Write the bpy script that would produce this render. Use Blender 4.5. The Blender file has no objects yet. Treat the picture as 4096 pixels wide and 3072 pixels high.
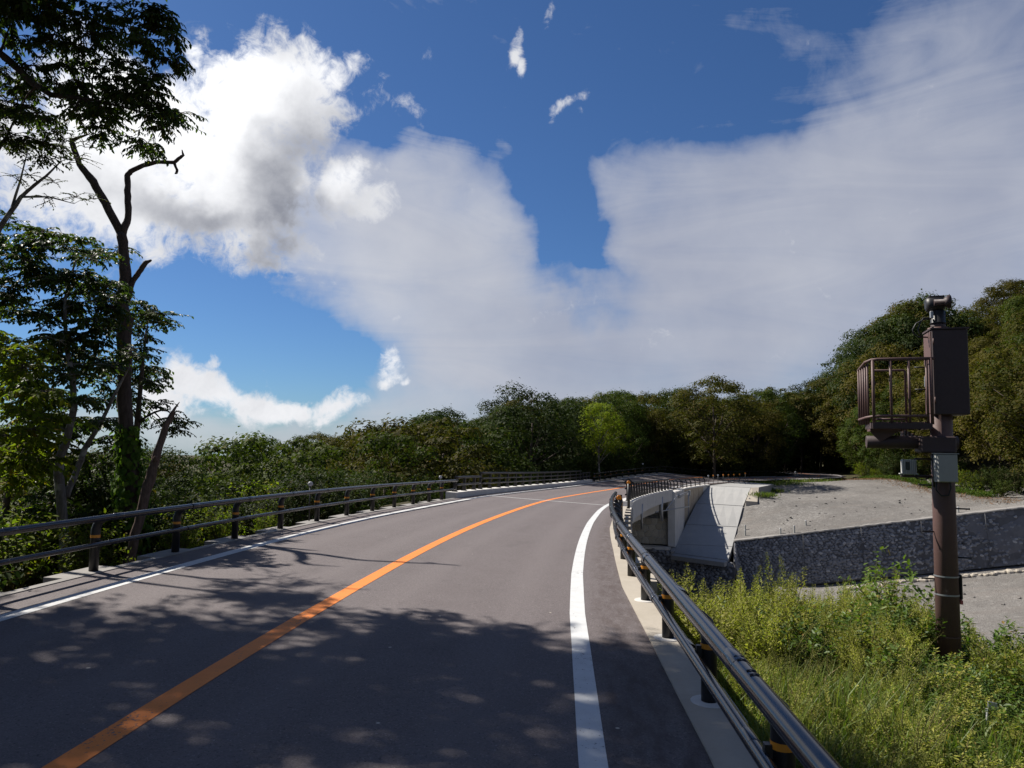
import bpy, bmesh, math, random
import numpy as np
from mathutils import Vector, Matrix, noise as mnoise

PI = math.pi
scene = bpy.context.scene
col = scene.collection
rnd = random.Random(7)

# ------------------------------------------------------------------ camera
CAM_H = 2.0
cam_d = bpy.data.cameras.new("camera")
cam_d.sensor_width = 36.0
cam_d.lens = 25.99
cam_d.clip_start = 0.1
cam_d.clip_end = 12000.0
cam = bpy.data.objects.new("camera", cam_d)
col.objects.link(cam)
_p, _r = math.atan((1777.6 - 1536.0) / 2957.0), math.radians(0.8)
_f = Vector((0, math.cos(_p), math.sin(_p)))
_x = Vector((1, 0, 0))
_u = _x.cross(_f)
_x2 = _x * math.cos(_r) + _u * math.sin(_r)
_u2 = _u * math.cos(_r) - _x * math.sin(_r)
m = Matrix((_x2, _u2, -_f)).transposed().to_4x4()
m.translation = (0, 0, CAM_H)
cam.matrix_world = m
scene.camera = cam

# ------------------------------------------------------------------ light, exposure
SUN_DIR = Vector((-0.578, 0.372, 0.725)).normalized()      # towards the sun
SUN_EL = math.asin(SUN_DIR.z)
SUN_AZ = math.atan2(SUN_DIR.x, SUN_DIR.y)                  # clockwise from +Y
sun_d = bpy.data.lights.new("sun", 'SUN')
sun_d.energy = 5.0
sun_d.angle = math.radians(0.55)
sun_d.color = (1.0, 0.94, 0.85)
sun = bpy.data.objects.new("sun", sun_d)
col.objects.link(sun)
sun.rotation_euler = (-SUN_DIR).to_track_quat('-Z', 'Y').to_euler()
scene.view_settings.view_transform = 'Standard'
scene.view_settings.look = 'None'
scene.view_settings.exposure = 0.75
scene.view_settings.gamma = 1.0
scene.view_settings.use_curve_mapping = False
scene.cycles.max_bounces = 6
scene.cycles.diffuse_bounces = 3
scene.cycles.transparent_max_bounces = 6

# ------------------------------------------------------------------ sky (azimuth from +Y, elevation; radii in radians)
CUM = [(-0.469, 0.372, 0.128, 0.077, 0, 1.0), (-0.345, 0.408, 0.097, 0.079, 10, 1.1), (-0.27, 0.466, 0.037, 0.052, -25, 0.9), (-0.298, 0.415, 0.071, 0.053, 0, 0.8), (-0.401, 0.303, 0.152, 0.066, -5, 1.1), (-0.54, 0.302, 0.104, 0.087, 0, 1.0), (-0.361, 0.269, 0.095, 0.045, -5, 0.9), (-0.203, 0.295, 0.049, 0.032, 0, 0.75), (-0.264, 0.316, 0.066, 0.04, 0, 0.8), (-0.157, 0.42, 0.038, 0.014, -20, 0.43), (-0.348, 0.475, 0.035, 0.023, 20, 0.45), (-0.402, 0.080, 0.08, 0.030, -15, 0.78), (-0.325, 0.066, 0.09, 0.022, -8, 0.74), (-0.273, 0.058, 0.064, 0.014, -5, 0.7), (-0.447, 0.05, 0.051, 0.039, 0, 0.8), (-0.183, 0.099, 0.021, 0.027, 0, 0.73), (-0.374, 0.11, 0.011, 0.021, -20, 0.52), (-0.16, 0.081, 0.01, 0.009, 0, 0.5), (-0.38, 0.137, 0.01, 0.006, 0, 0.45), (0.012, 0.508, 0.014, 0.029, 8, 0.52), (0.028, 0.471, 0.008, 0.026, 12, 0.52), (0.066, 0.525, 0.008, 0.013, 15, 0.42), (0.097, 0.421, 0.04, 0.011, 32, 0.60), (0.127, 0.44, 0.022, 0.013, 35, 0.57), (0.12, 0.409, 0.009, 0.012, 10, 0.4), (-0.125, 0.518, 0.019, 0.01, 0, 0.3), (-0.12, 0.49, 0.016, 0.013, 0, 0.25)]
CIR = [(-0.183, 0.266, 0.183, 0.071, -28, 0.75), (-0.071, 0.30, 0.108, 0.055, -10, 0.5), (-0.082, 0.21, 0.163, 0.092, -20, 0.95), (0.008, 0.15, 0.138, 0.068, -15, 0.9), (0.121, 0.107, 0.255, 0.056, 0, 0.9), (0.195, 0.271, 0.116, 0.047, 0, 0.85), (0.36, 0.261, 0.232, 0.079, 8, 0.95), (0.565, 0.291, 0.174, 0.086, 25, 0.9), (0.279, 0.184, 0.151, 0.065, 0, 0.8), (0.491, 0.183, 0.207, 0.109, 0, 0.9), (0.244, 0.355, 0.145, 0.023, 5, 0.5), (0.361, 0.328, 0.123, 0.033, 10, 0.5), (0.522, 0.419, 0.147, 0.058, 35, 0.42), (-0.048, 0.408, 0.077, 0.013, -28, 0.36), (0.018, 0.350, 0.016, 0.050, 20, 0.22), (-0.248, 0.012, 0.298, 0.024, 0, 0.75), (-0.035, 0.062, 0.161, 0.038, 0, 0.6), (-0.335, 0.196, 0.113, 0.02, -20, 0.3), (-0.15, 0.385, 0.076, 0.018, -15, 0.3), (0.595, 0.459, 0.09, 0.045, 30, 0.35), (0.052, 0.191, 0.044, 0.028, 0, 0.5), (0.114, 0.226, 0.044, 0.01, -5, 0.45)]
GAP = [(-0.03, 0.445, 0.20, 0.055, 0, 0.7), (0.051, 0.300, 0.052, 0.10, 0, 1.0), (-0.32, 0.155, 0.13, 0.055, -22, 0.75), (0.127, 0.212, 0.062, 0.034, -8, 1.35), (0.083, 0.261, 0.038, 0.042, 0, 0.35), (-0.211, 0.374, 0.055, 0.028, 0, 0.5)]
DARK = [(-0.316, 0.29, 0.040, 0.070, 25, 0.62), (-0.417, 0.284, 0.102, 0.033, -5, 0.6), (-0.308, 0.37, 0.056, 0.06, 0, 0.55), (-0.48, 0.291, 0.081, 0.037, 0, 0.5), (-0.256, 0.261, 0.066, 0.026, 0, 0.35)]
BRIGHT = [(-0.445, 0.408, 0.106, 0.061, 0, 1.0), (-0.391, 0.432, 0.072, 0.046, 0, 1.0), (-0.265, 0.33, 0.036, 0.02, 0, 0.7), (-0.343, 0.376, 0.029, 0.065, 0, 0.3)]

class NT:
    """small wrapper that writes node trees as expressions"""
    def __init__(s, tree):
        s.t = tree; s.n = tree.nodes; s.l = tree.links
    def set(s, sock, v):
        if isinstance(v, bpy.types.NodeSocket): s.l.new(v, sock)
        elif v is not None: sock.default_value = v
    def node(s, typ, **kw):
        n = s.n.new(typ)
        for k, v in kw.items(): setattr(n, k, v)
        return n
    def math(s, op, a, b=None, c=None, clamp=False):
        n = s.node('ShaderNodeMath', operation=op, use_clamp=clamp)
        for i, v in enumerate((a, b, c)):
            if v is not None: s.set(n.inputs[i], v)
        return n.outputs[0]
    def add(s, a, b): return s.math('ADD', a, b)
    def mul(s, a, b): return s.math('MULTIPLY', a, b)
    def sub(s, a, b): return s.math('SUBTRACT', a, b)
    def vmath(s, op, a, b=None):
        n = s.node('ShaderNodeVectorMath', operation=op)
        s.set(n.inputs[0], a)
        if b is not None:
            s.set(n.inputs['Scale' if op == 'SCALE' else 1], b)
        return n.outputs[0]
    def noise(s, vec, scale, detail=4, rough=0.55, dist=0.0, dim='3D'):
        n = s.node('ShaderNodeTexNoise', noise_dimensions=dim)
        s.set(n.inputs['Vector'], vec); n.inputs['Scale'].default_value = scale
        n.inputs['Detail'].default_value = detail; n.inputs['Roughness'].default_value = rough
        n.inputs['Distortion'].default_value = dist
        return n.outputs['Fac']
    def noisec(s, vec, scale, detail=3):
        n = s.node('ShaderNodeTexNoise'); s.set(n.inputs['Vector'], vec)
        n.inputs['Scale'].default_value = scale; n.inputs['Detail'].default_value = detail
        return n.outputs['Color']
    def voronoi(s, vec, scale, feature='F1', out='Distance', rand=1.0):
        n = s.node('ShaderNodeTexVoronoi', feature=feature); s.set(n.inputs['Vector'], vec)
        n.inputs['Scale'].default_value = scale
        if 'Randomness' in n.inputs: n.inputs['Randomness'].default_value = rand
        return n.outputs[out]
    def map(s, v, a, b, c=0.0, d=1.0, smooth=False):
        n = s.node('ShaderNodeMapRange', interpolation_type='SMOOTHSTEP' if smooth else 'LINEAR', clamp=True)
        s.set(n.inputs['Value'], v)
        n.inputs['From Min'].default_value = a; n.inputs['From Max'].default_value = b
        n.inputs['To Min'].default_value = c; n.inputs['To Max'].default_value = d
        return n.outputs['Result']
    def mix(s, f, a, b, blend='MIX'):
        n = s.node('ShaderNodeMix', data_type='RGBA', blend_type=blend)
        s.set(n.inputs[0], f)
        for sock, v in ((n.inputs[6], a), (n.inputs[7], b)):
            if isinstance(v, tuple) and len(v) == 3: v = (*v, 1.0)
            s.set(sock, v)
        return n.outputs[2]
    def mapping(s, vec, loc=(0, 0, 0), rot=(0, 0, 0), scale=(1, 1, 1), typ='POINT'):
        n = s.node('ShaderNodeMapping', vector_type=typ)
        s.set(n.inputs['Vector'], vec)
        n.inputs['Location'].default_value = loc; n.inputs['Rotation'].default_value = rot
        n.inputs['Scale'].default_value = scale
        return n.outputs[0]

world = bpy.data.worlds.new("World")
scene.world = world
world.use_nodes = True
wt = NT(world.node_tree)
wt.n.clear()
tc = wt.node('ShaderNodeTexCoord').outputs['Generated']
sep = wt.node('ShaderNodeSeparateXYZ'); wt.l.new(tc, sep.inputs[0])
az = wt.math('ARCTAN2', sep.outputs[0], sep.outputs[1])
el = wt.math('ARCSINE', sep.outputs[2])
cmb = wt.node('ShaderNodeCombineXYZ'); wt.set(cmb.inputs[0], az); wt.set(cmb.inputs[1], el)
ae = cmb.outputs[0]

def blobs(vec, lst, spread=1.75):
    tot = None
    for a, e, ra, re, rot, amp in lst:
        q = wt.mapping(vec, (a, e, 0), (0, 0, math.radians(rot)), (ra * spread, re * spread, 1.0), 'TEXTURE')
        g = wt.node('ShaderNodeTexGradient', gradient_type='SPHERICAL'); wt.l.new(q, g.inputs[0])
        sm = wt.map(g.outputs['Fac'], 0.0, 0.85, 0.0, amp, True)
        tot = sm if tot is None else wt.math('MAXIMUM', tot, sm) if lst is CUM else wt.add(tot, sm)
    return tot

sky = wt.node('ShaderNodeTexSky', sky_type='NISHITA')
sky.sun_disc = False
sky.sun_elevation = SUN_EL
sky.sun_rotation = SUN_AZ
sky.altitude = 900.0
sky.air_density = 1.0
sky.dust_density = 0.6
sky.ozone_density = 2.2
# domain warp so that no outline is an ellipse
w1 = wt.vmath('SUBTRACT', wt.noisec(tc, 5.0, 6), (0.5, 0.5, 0.5))
w2 = wt.vmath('SUBTRACT', wt.noisec(tc, 16.0, 8), (0.5, 0.5, 0.5))
aew = wt.vmath('ADD', ae, wt.vmath('SCALE', w1, 0.16))
aew = wt.vmath('ADD', aew, wt.vmath('SCALE', w2, 0.055))
aew2 = wt.vmath('ADD', aew, wt.vmath('SCALE', w1, 0.22))
w3 = wt.vmath('SUBTRACT', wt.noisec(wt.mapping(tc, (3.1, 0.4, 1.7)), 11.0, 9), (0.5, 0.5, 0.5))
aew3 = wt.vmath('ADD', aew, wt.vmath('SCALE', w3, 0.17))
flat = wt.mapping(ae, (0, 0, 0), (0, 0, 0.35), (0.35, 1.6, 1))
n_fine = wt.noise(tc, 13.0, 12, 0.62, 0.4)
n_mid = wt.noise(tc, 5.5, 8, 0.55)
n_det = wt.noise(tc, 46.0, 8, 0.7, 0.8)
n_wisp = wt.noise(flat, 9.0, 10, 0.6, 1.2, '2D')
# outside the part of the sky in view the weather simply goes on
dn = wt.node('ShaderNodeVectorMath', operation='DOT_PRODUCT')
wt.set(dn.inputs[0], tc); dn.inputs[1].default_value = (0.0, 0.98, 0.2)
away = wt.math('ARCCOSINE', dn.outputs['Value'])
outside = wt.map(away, 0.72, 1.05, 0, 1, True)
fc = blobs(aew, CUM)
fc = wt.add(fc, wt.mul(outside, wt.map(wt.noise(tc, 2.0, 6), 0.48, 0.7, 0.0, 0.8, True)))
fc = wt.add(fc, wt.mul(wt.sub(n_fine, 0.5), 1.9))
fc = wt.add(fc, wt.mul(wt.sub(n_det, 0.5), 0.9))
a_cum = wt.map(fc, 0.30, 0.86, 0.0, 1.0, True)
fi = wt.sub(blobs(aew, CIR, 2.0), blobs(aew3, GAP, 1.9))
fi = wt.add(fi, wt.mul(outside, wt.map(wt.noise(tc, 1.6, 6), 0.42, 0.7, 0.0, 0.9, True)))
fi = wt.add(fi, wt.mul(wt.sub(n_wisp, 0.5), 0.85))
fi = wt.add(fi, wt.mul(wt.sub(n_fine, 0.5), 0.85))
fi = wt.add(fi, wt.mul(wt.sub(n_mid, 0.5), 0.35))
fi = wt.math('MAXIMUM', wt.sub(fi, 0.06), 0.0)
a_cir = wt.sub(1.0, wt.math('POWER', 2.718, wt.mul(fi, -1.5)))
a_cir = wt.mul(a_cir, wt.map(n_wisp, 0.22, 0.66, 0.90, 0.97))
SKY_K = 0.085
base = wt.mix(1.0, sky.outputs[0], (0.27, 0.405, 0.575), 'MULTIPLY')
K = 1.0 / SKY_K / 1.149
left = wt.map(az, -0.30, 0.28, 1, 0, True)
veil = wt.mix(wt.add(wt.mul(wt.map(wt.add(wt.mul(wt.noise(tc, 4.0, 5), 0.82), wt.mul(n_wisp, 0.18)), 0.3, 0.7), 0.62), wt.mul(left, 0.45)), (0.225 * K, 0.245 * K, 0.315 * K), (0.42 * K, 0.43 * K, 0.465 * K))
skyc = wt.mix(a_cir, base, veil)
shade = wt.add(wt.sub(blobs(aew2, DARK), wt.mul(blobs(aew, BRIGHT), 0.9)), wt.mul(wt.sub(n_mid, 0.5), 1.6))
shade = wt.add(shade, wt.mul(wt.sub(n_fine, 0.5), 1.1))
shade = wt.add(shade, wt.mul(wt.sub(n_det, 0.5), 0.35))
cumc = wt.mix(wt.map(shade, -0.55, 1.20, 0, 1, False), (0.74 * K, 0.745 * K, 0.76 * K), (0.195 * K, 0.205 * K, 0.240 * K))
skyc = wt.mix(a_cum, skyc, cumc)
bg = wt.node('ShaderNodeBackground'); wt.l.new(skyc, bg.inputs[0]); bg.inputs[1].default_value = SKY_K
wo = wt.node('ShaderNodeOutputWorld'); wt.l.new(bg.outputs[0], wo.inputs[0])
world.cycles.sampling_method = 'MANUAL'
world.cycles.sample_map_resolution = 1024

# ------------------------------------------------------------------ helpers: objects
def link(name, data, parent=None):
    o = bpy.data.objects.new(name, data)
    col.objects.link(o)
    if parent is not None: o.parent = parent
    return o

def tag(o, label=None, cat=None, group=None, kind=None):
    if label: o['label'] = label
    if cat: o['category'] = cat
    if group: o['group'] = group
    if kind: o['kind'] = kind
    return o

def thing(name, label, cat, loc=(0, 0, 0), rotz=0.0, group=None):
    o = bpy.data.objects.new(name, None)
    o.empty_display_size = 0.2
    col.objects.link(o)
    o.location = loc
    o.rotation_euler = (0, 0, rotz)
    return tag(o, label, cat, group)

def copy_tree(o, parent=None):
    c = o.copy(); col.objects.link(c)
    c.parent = parent
    for ch in o.children: copy_tree(ch, c)
    return c

def mesh_np(name, V, F, mats=(), smooth=False, uv=None, mi=None):
    """V (n,3); F list of equally long index rows (numpy) or a list of several such arrays"""
    V = np.asarray(V, np.float32)
    Fs = F if isinstance(F, list) else [F]
    Fs = [np.asarray(f, np.int32) for f in Fs if len(f)]
    me = bpy.data.meshes.new(name)
    me.vertices.add(len(V)); me.vertices.foreach_set('co', V.ravel())
    nl = sum(f.size for f in Fs); npoly = sum(len(f) for f in Fs)
    me.loops.add(nl); me.polygons.add(npoly)
    me.loops.foreach_set('vertex_index', np.concatenate([f.ravel() for f in Fs]))
    tot = np.concatenate([np.full(len(f), f.shape[1], np.int32) for f in Fs])
    st = np.concatenate([[0], np.cumsum(tot)[:-1]]).astype(np.int32)
    me.polygons.foreach_set('loop_start', st)
    if smooth: me.polygons.foreach_set('use_smooth', np.ones(npoly, bool))
    if mi is not None: me.polygons.foreach_set('material_index', np.asarray(mi, np.int32))
    if uv is not None:
        l = me.uv_layers.new(name='uv')
        vi = np.concatenate([f.ravel() for f in Fs])
        l.data.foreach_set('uv', np.asarray(uv, np.float32)[vi].ravel())
    for mt in mats: me.materials.append(mt)
    me.update(calc_edges=True)
    me.validate()
    return me

class MB:
    """collects boxes, tubes, prisms ... into one mesh"""
    def __init__(s): s.v = []; s.f = []; s.sm = []
    def add(s, V, F, smooth=False):
        b = len(s.v)
        s.v += [tuple(map(float, p)) for p in V]
        s.f += [tuple(i + b for i in f) for f in F]
        s.sm += [smooth] * len(F)
        return s
    def box(s, c, size, ex=(1, 0, 0), ey=(0, 1, 0), ez=(0, 0, 1), bev=0.0):
        c = Vector(c); ex = Vector(ex).normalized(); ey = Vector(ey).normalized(); ez = Vector(ez).normalized()
        hx, hy, hz = size[0] / 2, size[1] / 2, size[2] / 2
        if bev <= 0:
            V = [c + ex * (hx * a) + ey * (hy * b) + ez * (hz * d) for d in (-1, 1) for a, b in ((-1, -1), (1, -1), (1, 1), (-1, 1))]
            return s.add(V, [(3, 2, 1, 0), (4, 5, 6, 7), (0, 1, 5, 4), (1, 2, 6, 5), (2, 3, 7, 6), (3, 0, 4, 7)])
        bev = min(bev, hx * .8, hy * .8, hz * .8)
        ring = [(-hx + bev, -hy), (hx - bev, -hy), (hx, -hy + bev), (hx, hy - bev), (hx - bev, hy), (-hx + bev, hy), (-hx, hy - bev), (-hx, -hy + bev)]
        inner = [(x * (hx - bev) / hx, y * (hy - bev) / hy) for x, y in ring]
        V = []
        for pr, z in ((inner, -hz), (ring, -hz + bev), (ring, hz - bev), (inner, hz)):
            V += [c + ex * x + ey * y + ez * z for x, y in pr]
        F = [tuple(range(7, -1, -1)), tuple(range(24, 32))]
        for k in range(3):
            for i in range(8):
                j = (i + 1) % 8
                F.append((k * 8 + i, k * 8 + j, k * 8 + 8 + j, k * 8 + 8 + i))
        return s.add(V, F)
    def tube(s, pts, r, n=8, caps=True, smooth=True):
        pts = [Vector(p) for p in pts]
        R = list(r) if hasattr(r, '__len__') else [r] * len(pts)
        V = []; up = None
        for i, p in enumerate(pts):
            t = (pts[min(i + 1, len(pts) - 1)] - pts[max(i - 1, 0)])
            if t.length < 1e-9: t = Vector((0, 0, 1))
            t.normalize()
            if up is None:
                up = Vector((0, 0, 1)) if abs(t.z) < 0.9 else Vector((1, 0, 0))
            a = (up - t * up.dot(t))
            if a.length < 1e-6: a = t.orthogonal()
            a.normalize(); b = t.cross(a); up = a
            for k in range(n):
                an = 2 * PI * k / n
                V.append(p + (a * math.cos(an) + b * math.sin(an)) * R[i])
        F = []
        for i in range(len(pts) - 1):
            for k in range(n):
                k2 = (k + 1) % n
                F.append((i * n + k, i * n + k2, (i + 1) * n + k2, (i + 1) * n + k))
        s.add(V, F, smooth)
        if caps:
            b0 = len(s.v) - len(V)
            s.f.append(tuple(b0 + k for k in range(n - 1, -1, -1))); s.sm.append(False)
            e = b0 + (len(pts) - 1) * n
            s.f.append(tuple(e + k for k in range(n))); s.sm.append(False)
        return s
    def prism(s, poly, d0, d1):
        """poly: list of 3D points; extruded from +d0 to +d1 (vectors)"""
        d0, d1 = Vector(d0), Vector(d1)
        n = len(poly)
        V = [Vector(p) + d0 for p in poly] + [Vector(p) + d1 for p in poly]
        F = [tuple(range(n - 1, -1, -1)), tuple(range(n, 2 * n))]
        for i in range(n):
            j = (i + 1) % n
            F.append((i, j, n + j, n + i))
        return s.add(V, F)
    def loft(s, secs, closed=True, caps=True, smooth=False):
        n = len(secs[0]); V = [p for sec in secs for p in sec]; F = []
        for i in range(len(secs) - 1):
            for k in range(n if closed else n - 1):
                k2 = (k + 1) % n
                F.append((i * n + k, i * n + k2, (i + 1) * n + k2, (i + 1) * n + k))
        if caps and closed:
            F.append(tuple(range(n - 1, -1, -1)))
            F.append(tuple((len(secs) - 1) * n + k for k in range(n)))
        return s.add(V, F, smooth)
    def mesh(s, name, mat):
        me = bpy.data.meshes.new(name)
        me.from_pydata(s.v, [], s.f)
        me.polygons.foreach_set('use_smooth', np.array(s.sm, bool))
        me.materials.append(mat)
        bm = bmesh.new(); bm.from_mesh(me); bmesh.ops.recalc_face_normals(bm, faces=bm.faces); bm.to_mesh(me); bm.free()
        me.update()
        return me
    def build(s, name, mat, parent=None):
        return link(name, s.mesh(name, mat), parent)

# ------------------------------------------------------------------ helpers: materials
def material(name, fn):
    mt = bpy.data.materials.new(name)
    mt.use_nodes = True
    t = NT(mt.node_tree)
    t.n.clear()
    out = t.node('ShaderNodeOutputMaterial')
    sh = fn(t)
    t.l.new(sh, out.inputs[0])
    return mt

def principled(t, color, rough=0.6, metal=0.0, spec=0.5, bump=None, bump_s=0.3, bump_d=0.01, coat=0.0):
    p = t.node('ShaderNodeBsdfPrincipled')
    if isinstance(color, tuple) and len(color) == 3: color = (*color, 1)
    t.set(p.inputs['Base Color'], color)
    t.set(p.inputs['Roughness'], rough)
    p.inputs['Metallic'].default_value = metal
    p.inputs['Specular IOR Level'].default_value = spec
    p.inputs['Coat Weight'].default_value = coat
    if bump is not None:
        b = t.node('ShaderNodeBump'); b.inputs['Strength'].default_value = bump_s; b.inputs['Distance'].default_value = bump_d
        t.set(b.inputs['Height'], bump); t.l.new(b.outputs[0], p.inputs['Normal'])
    return p.outputs[0]

def objc(t): return t.node('ShaderNodeTexCoord').outputs['Object']
def posc(t): return t.node('ShaderNodeNewGeometry').outputs['Position']
def uvc(t): return t.node('ShaderNodeUVMap').outputs[0]

def m_asphalt(t):
    P = posc(t); U = uvc(t)
    g1 = t.voronoi(P, 95, out='Color'); gs = t.node('ShaderNodeSeparateXYZ'); t.l.new(g1, gs.inputs[0])
    n2 = t.noise(P, 180, 2)
    n3 = t.noise(P, 1.3, 5, 0.6)
    n4 = t.noise(t.mapping(U, scale=(0.12, 1.1, 1)), 2.2, 4, 0.6)
    c = t.mix(t.map(gs.outputs[0], 0.0, 1.0), (0.1, 0.0896, 0.0864), (0.148, 0.1344, 0.1296))
    c = t.mix(t.mul(t.map(n3, 0.35, 0.75), 0.35), c, (0.092, 0.08, 0.076))
    c = t.mix(t.mul(t.map(n4, 0.5, 0.8, smooth=True), 0.30), c, (0.08, 0.0704, 0.068))
    sw = t.node('ShaderNodeSeparateXYZ'); t.l.new(U, sw.inputs[0])
    wh = t.math('ABSOLUTE', t.sub(t.math('ABSOLUTE', sw.outputs[1]), 1.5))          # two wheel paths in each lane
    wh = t.math('ABSOLUTE', t.sub(wh, 0.75))
    c = t.mix(t.mul(t.map(wh, 0.0, 0.42, 1, 0, True), t.map(n3, 0.3, 0.7, 0.1, 0.34)), c, (0.172, 0.1576, 0.1504))
    blot = t.map(t.noise(t.mapping(U, scale=(0.5, 1.0, 1)), 0.9, 7, 0.72), 0.56, 0.70, smooth=True)
    c = t.mix(t.mul(blot, 0.32), c, (0.068, 0.0608, 0.0584))
    # open pits and pale aggregate
    pit = t.map(t.noise(P, 38, 3, 0.7), 0.60, 0.70)
    c = t.mix(t.mul(pit, 0.75), c, (0.035, 0.03, 0.03))
    pale = t.map(gs.outputs[1], 0.965, 0.99)
    c = t.mix(t.mul(pale, 0.28), c, (0.36, 0.34, 0.32))
    c = t.mix(1.0, c, (1.0, 0.955, 0.995), 'MULTIPLY')
    # rough brown margin outside the right-hand edge line
    su = t.node('ShaderNodeSeparateXYZ'); t.l.new(U, su.inputs[0])
    edge = t.mul(t.map(su.outputs[1], 3.15, 3.35), t.map(t.noise(t.mapping(U, scale=(1, 3.0, 1)), 2.5, 6, 0.7), 0.38, 0.62))
    c = t.mix(t.mul(edge, 0.62), c, (0.06, 0.044, 0.04))
    sp = t.map(t.voronoi(P, 1.7), 0.02, 0.035)
    c = t.mix(t.mul(t.sub(1.0, sp), 0.8), c, (0.5, 0.46, 0.38))
    h = t.add(t.mul(gs.outputs[2], 0.6), t.add(t.mul(n2, 0.5), t.mul(pit, -1.2)))
    return principled(t, c, 0.86, spec=0.25, bump=h, bump_s=0.55, bump_d=0.006)

def m_paint(color, worn):
    def fn(t):
        P = posc(t)
        cr = t.noise(P, 26, 5, 0.72)
        big = t.noise(P, 1.6, 3)
        k = t.map(t.add(cr, t.mul(t.sub(big, 0.5), 0.35)), 0.665 - worn * 0.1, 0.71 - worn * 0.1)
        dirt = t.noise(P, 5, 4, 0.65)
        c = t.mix(t.mul(t.map(dirt, 0.4, 0.75), 0.28), color, tuple(x * 0.55 for x in color))
        c = t.mix(k, c, (0.10, 0.09, 0.088))
        return principled(t, c, 0.7, spec=0.3, bump=t.add(t.mul(k, -1.0), t.noise(P, 110, 2)), bump_s=0.5, bump_d=0.004)
    return fn

def m_concrete(a, b, stain=0.35, scale=1.0, boards=0.0):
    def fn(t):
        P = posc(t)
        n1 = t.noise(P, 1.4 * scale, 6, 0.62); n2 = t.noise(P, 14 * scale, 5, 0.65)
        c = t.mix(t.map(n1, 0.3, 0.72), a, b)
        c = t.mix(t.mul(t.map(n2, 0.5, 0.75), 0.3), c, tuple(x * 0.72 for x in b))
        streak = t.noise(t.mapping(P, scale=(3.0, 3.0, 0.18)), 2.2, 5, 0.65)
        c = t.mix(t.mul(t.map(streak, 0.52, 0.78), stain), c, tuple(x * 0.45 for x in b))
        h = t.add(n2, t.mul(t.noise(P, 70, 3), 0.5))
        if boards:
            sz = t.node('ShaderNodeSeparateXYZ'); t.l.new(P, sz.inputs[0])
            fr = t.math('FRACT', t.mul(sz.outputs[2], 4.2))
            h = t.add(h, t.mul(t.map(fr, 0.0, 0.08), boards))
        return principled(t, c, 0.82, spec=0.3, bump=h, bump_s=0.35, bump_d=0.012)
    return fn

def m_metal_paint(color, rough=0.32, var=0.25):
    def fn(t):
        P = posc(t)
        n = t.noise(P, 3.0, 5, 0.6)
        c = t.mix(t.mul(t.map(n, 0.35, 0.75), var), color, tuple(min(1, x * 1.9 + 0.012) for x in color))
        r = t.map(t.noise(P, 22, 4), 0.3, 0.8, rough - 0.06, rough + 0.14)
        return principled(t, c, r, spec=0.5, bump=t.noise(P, 40, 2), bump_s=0.04, bump_d=0.003)
    return fn

def m_rail(color):
    def fn(t):
        P = posc(t)
        n = t.noise(P, 2.5, 4, 0.6)
        c = t.mix(t.mul(t.map(n, 0.4, 0.75), 0.25), color, (0.035, 0.033, 0.034))
        return principled(t, c, 0.20, spec=0.65)
    return fn

def m_plain(color, rough=0.5, metal=0.0, spec=0.5):
    def fn(t):
        n = t.noise(posc(t), 9, 4)
        c = t.mix(t.mul(t.map(n, 0.3, 0.7), 0.2), color, tuple(x * 0.6 for x in color))
        return principled(t, c, rough, metal, spec)
    return fn

def m_leaf(cols, sat_var=0.5, transl=0.35, rough=0.65, spec=0.07):
    """cols: four leaf colours; each leaf gets its own mix of them, each plant its own shift"""
    def fn(t):
        g = t.node('ShaderNodeNewGeometry').outputs['Random Per Island']
        oi = t.node('ShaderNodeObjectInfo').outputs['Random']
        c = t.mix(t.map(g, 0.0, 0.55), cols[0], cols[1])
        c = t.mix(t.map(g, 0.70, 0.93), c, cols[2])
        c = t.mix(t.map(g, 0.955, 0.985), c, cols[3])
        c = t.mix(t.mul(oi, sat_var), c, cols[2])
        v = t.map(t.math('FRACT', t.mul(oi, 7.31)), 0, 1, 0.72, 1.25)
        hsv = t.node('ShaderNodeHueSaturation'); t.set(hsv.inputs['Color'], c); t.set(hsv.inputs['Value'], v)
        c = hsv.outputs[0]
        p = principled(t, c, rough, spec=spec)
        tr = t.node('ShaderNodeBsdfTranslucent')
        t.set(tr.inputs[0], t.mix(1.0, c, (1.15, 1.35, 0.5), 'MULTIPLY'))
        ms = t.node('ShaderNodeMixShader'); ms.inputs[0].default_value = transl
        t.l.new(p, ms.inputs[1]); t.l.new(tr.outputs[0], ms.inputs[2])
        return ms.outputs[0]
    return fn

def m_bark(a, b, c3=None):
    def fn(t):
        P = posc(t)
        n1 = t.noise(t.mapping(P, scale=(1, 1, 0.25)), 18, 6, 0.7)
        n2 = t.noise(P, 3.0, 4, 0.6)
        c = t.mix(t.map(n1, 0.3, 0.7), a, b)
        if c3: c = t.mix(t.mul(t.map(n2, 0.52, 0.62), 0.85), c, c3)
        return principled(t, c, 0.9, spec=0.15, bump=n1, bump_s=0.7, bump_d=0.03)
    return fn

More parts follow.
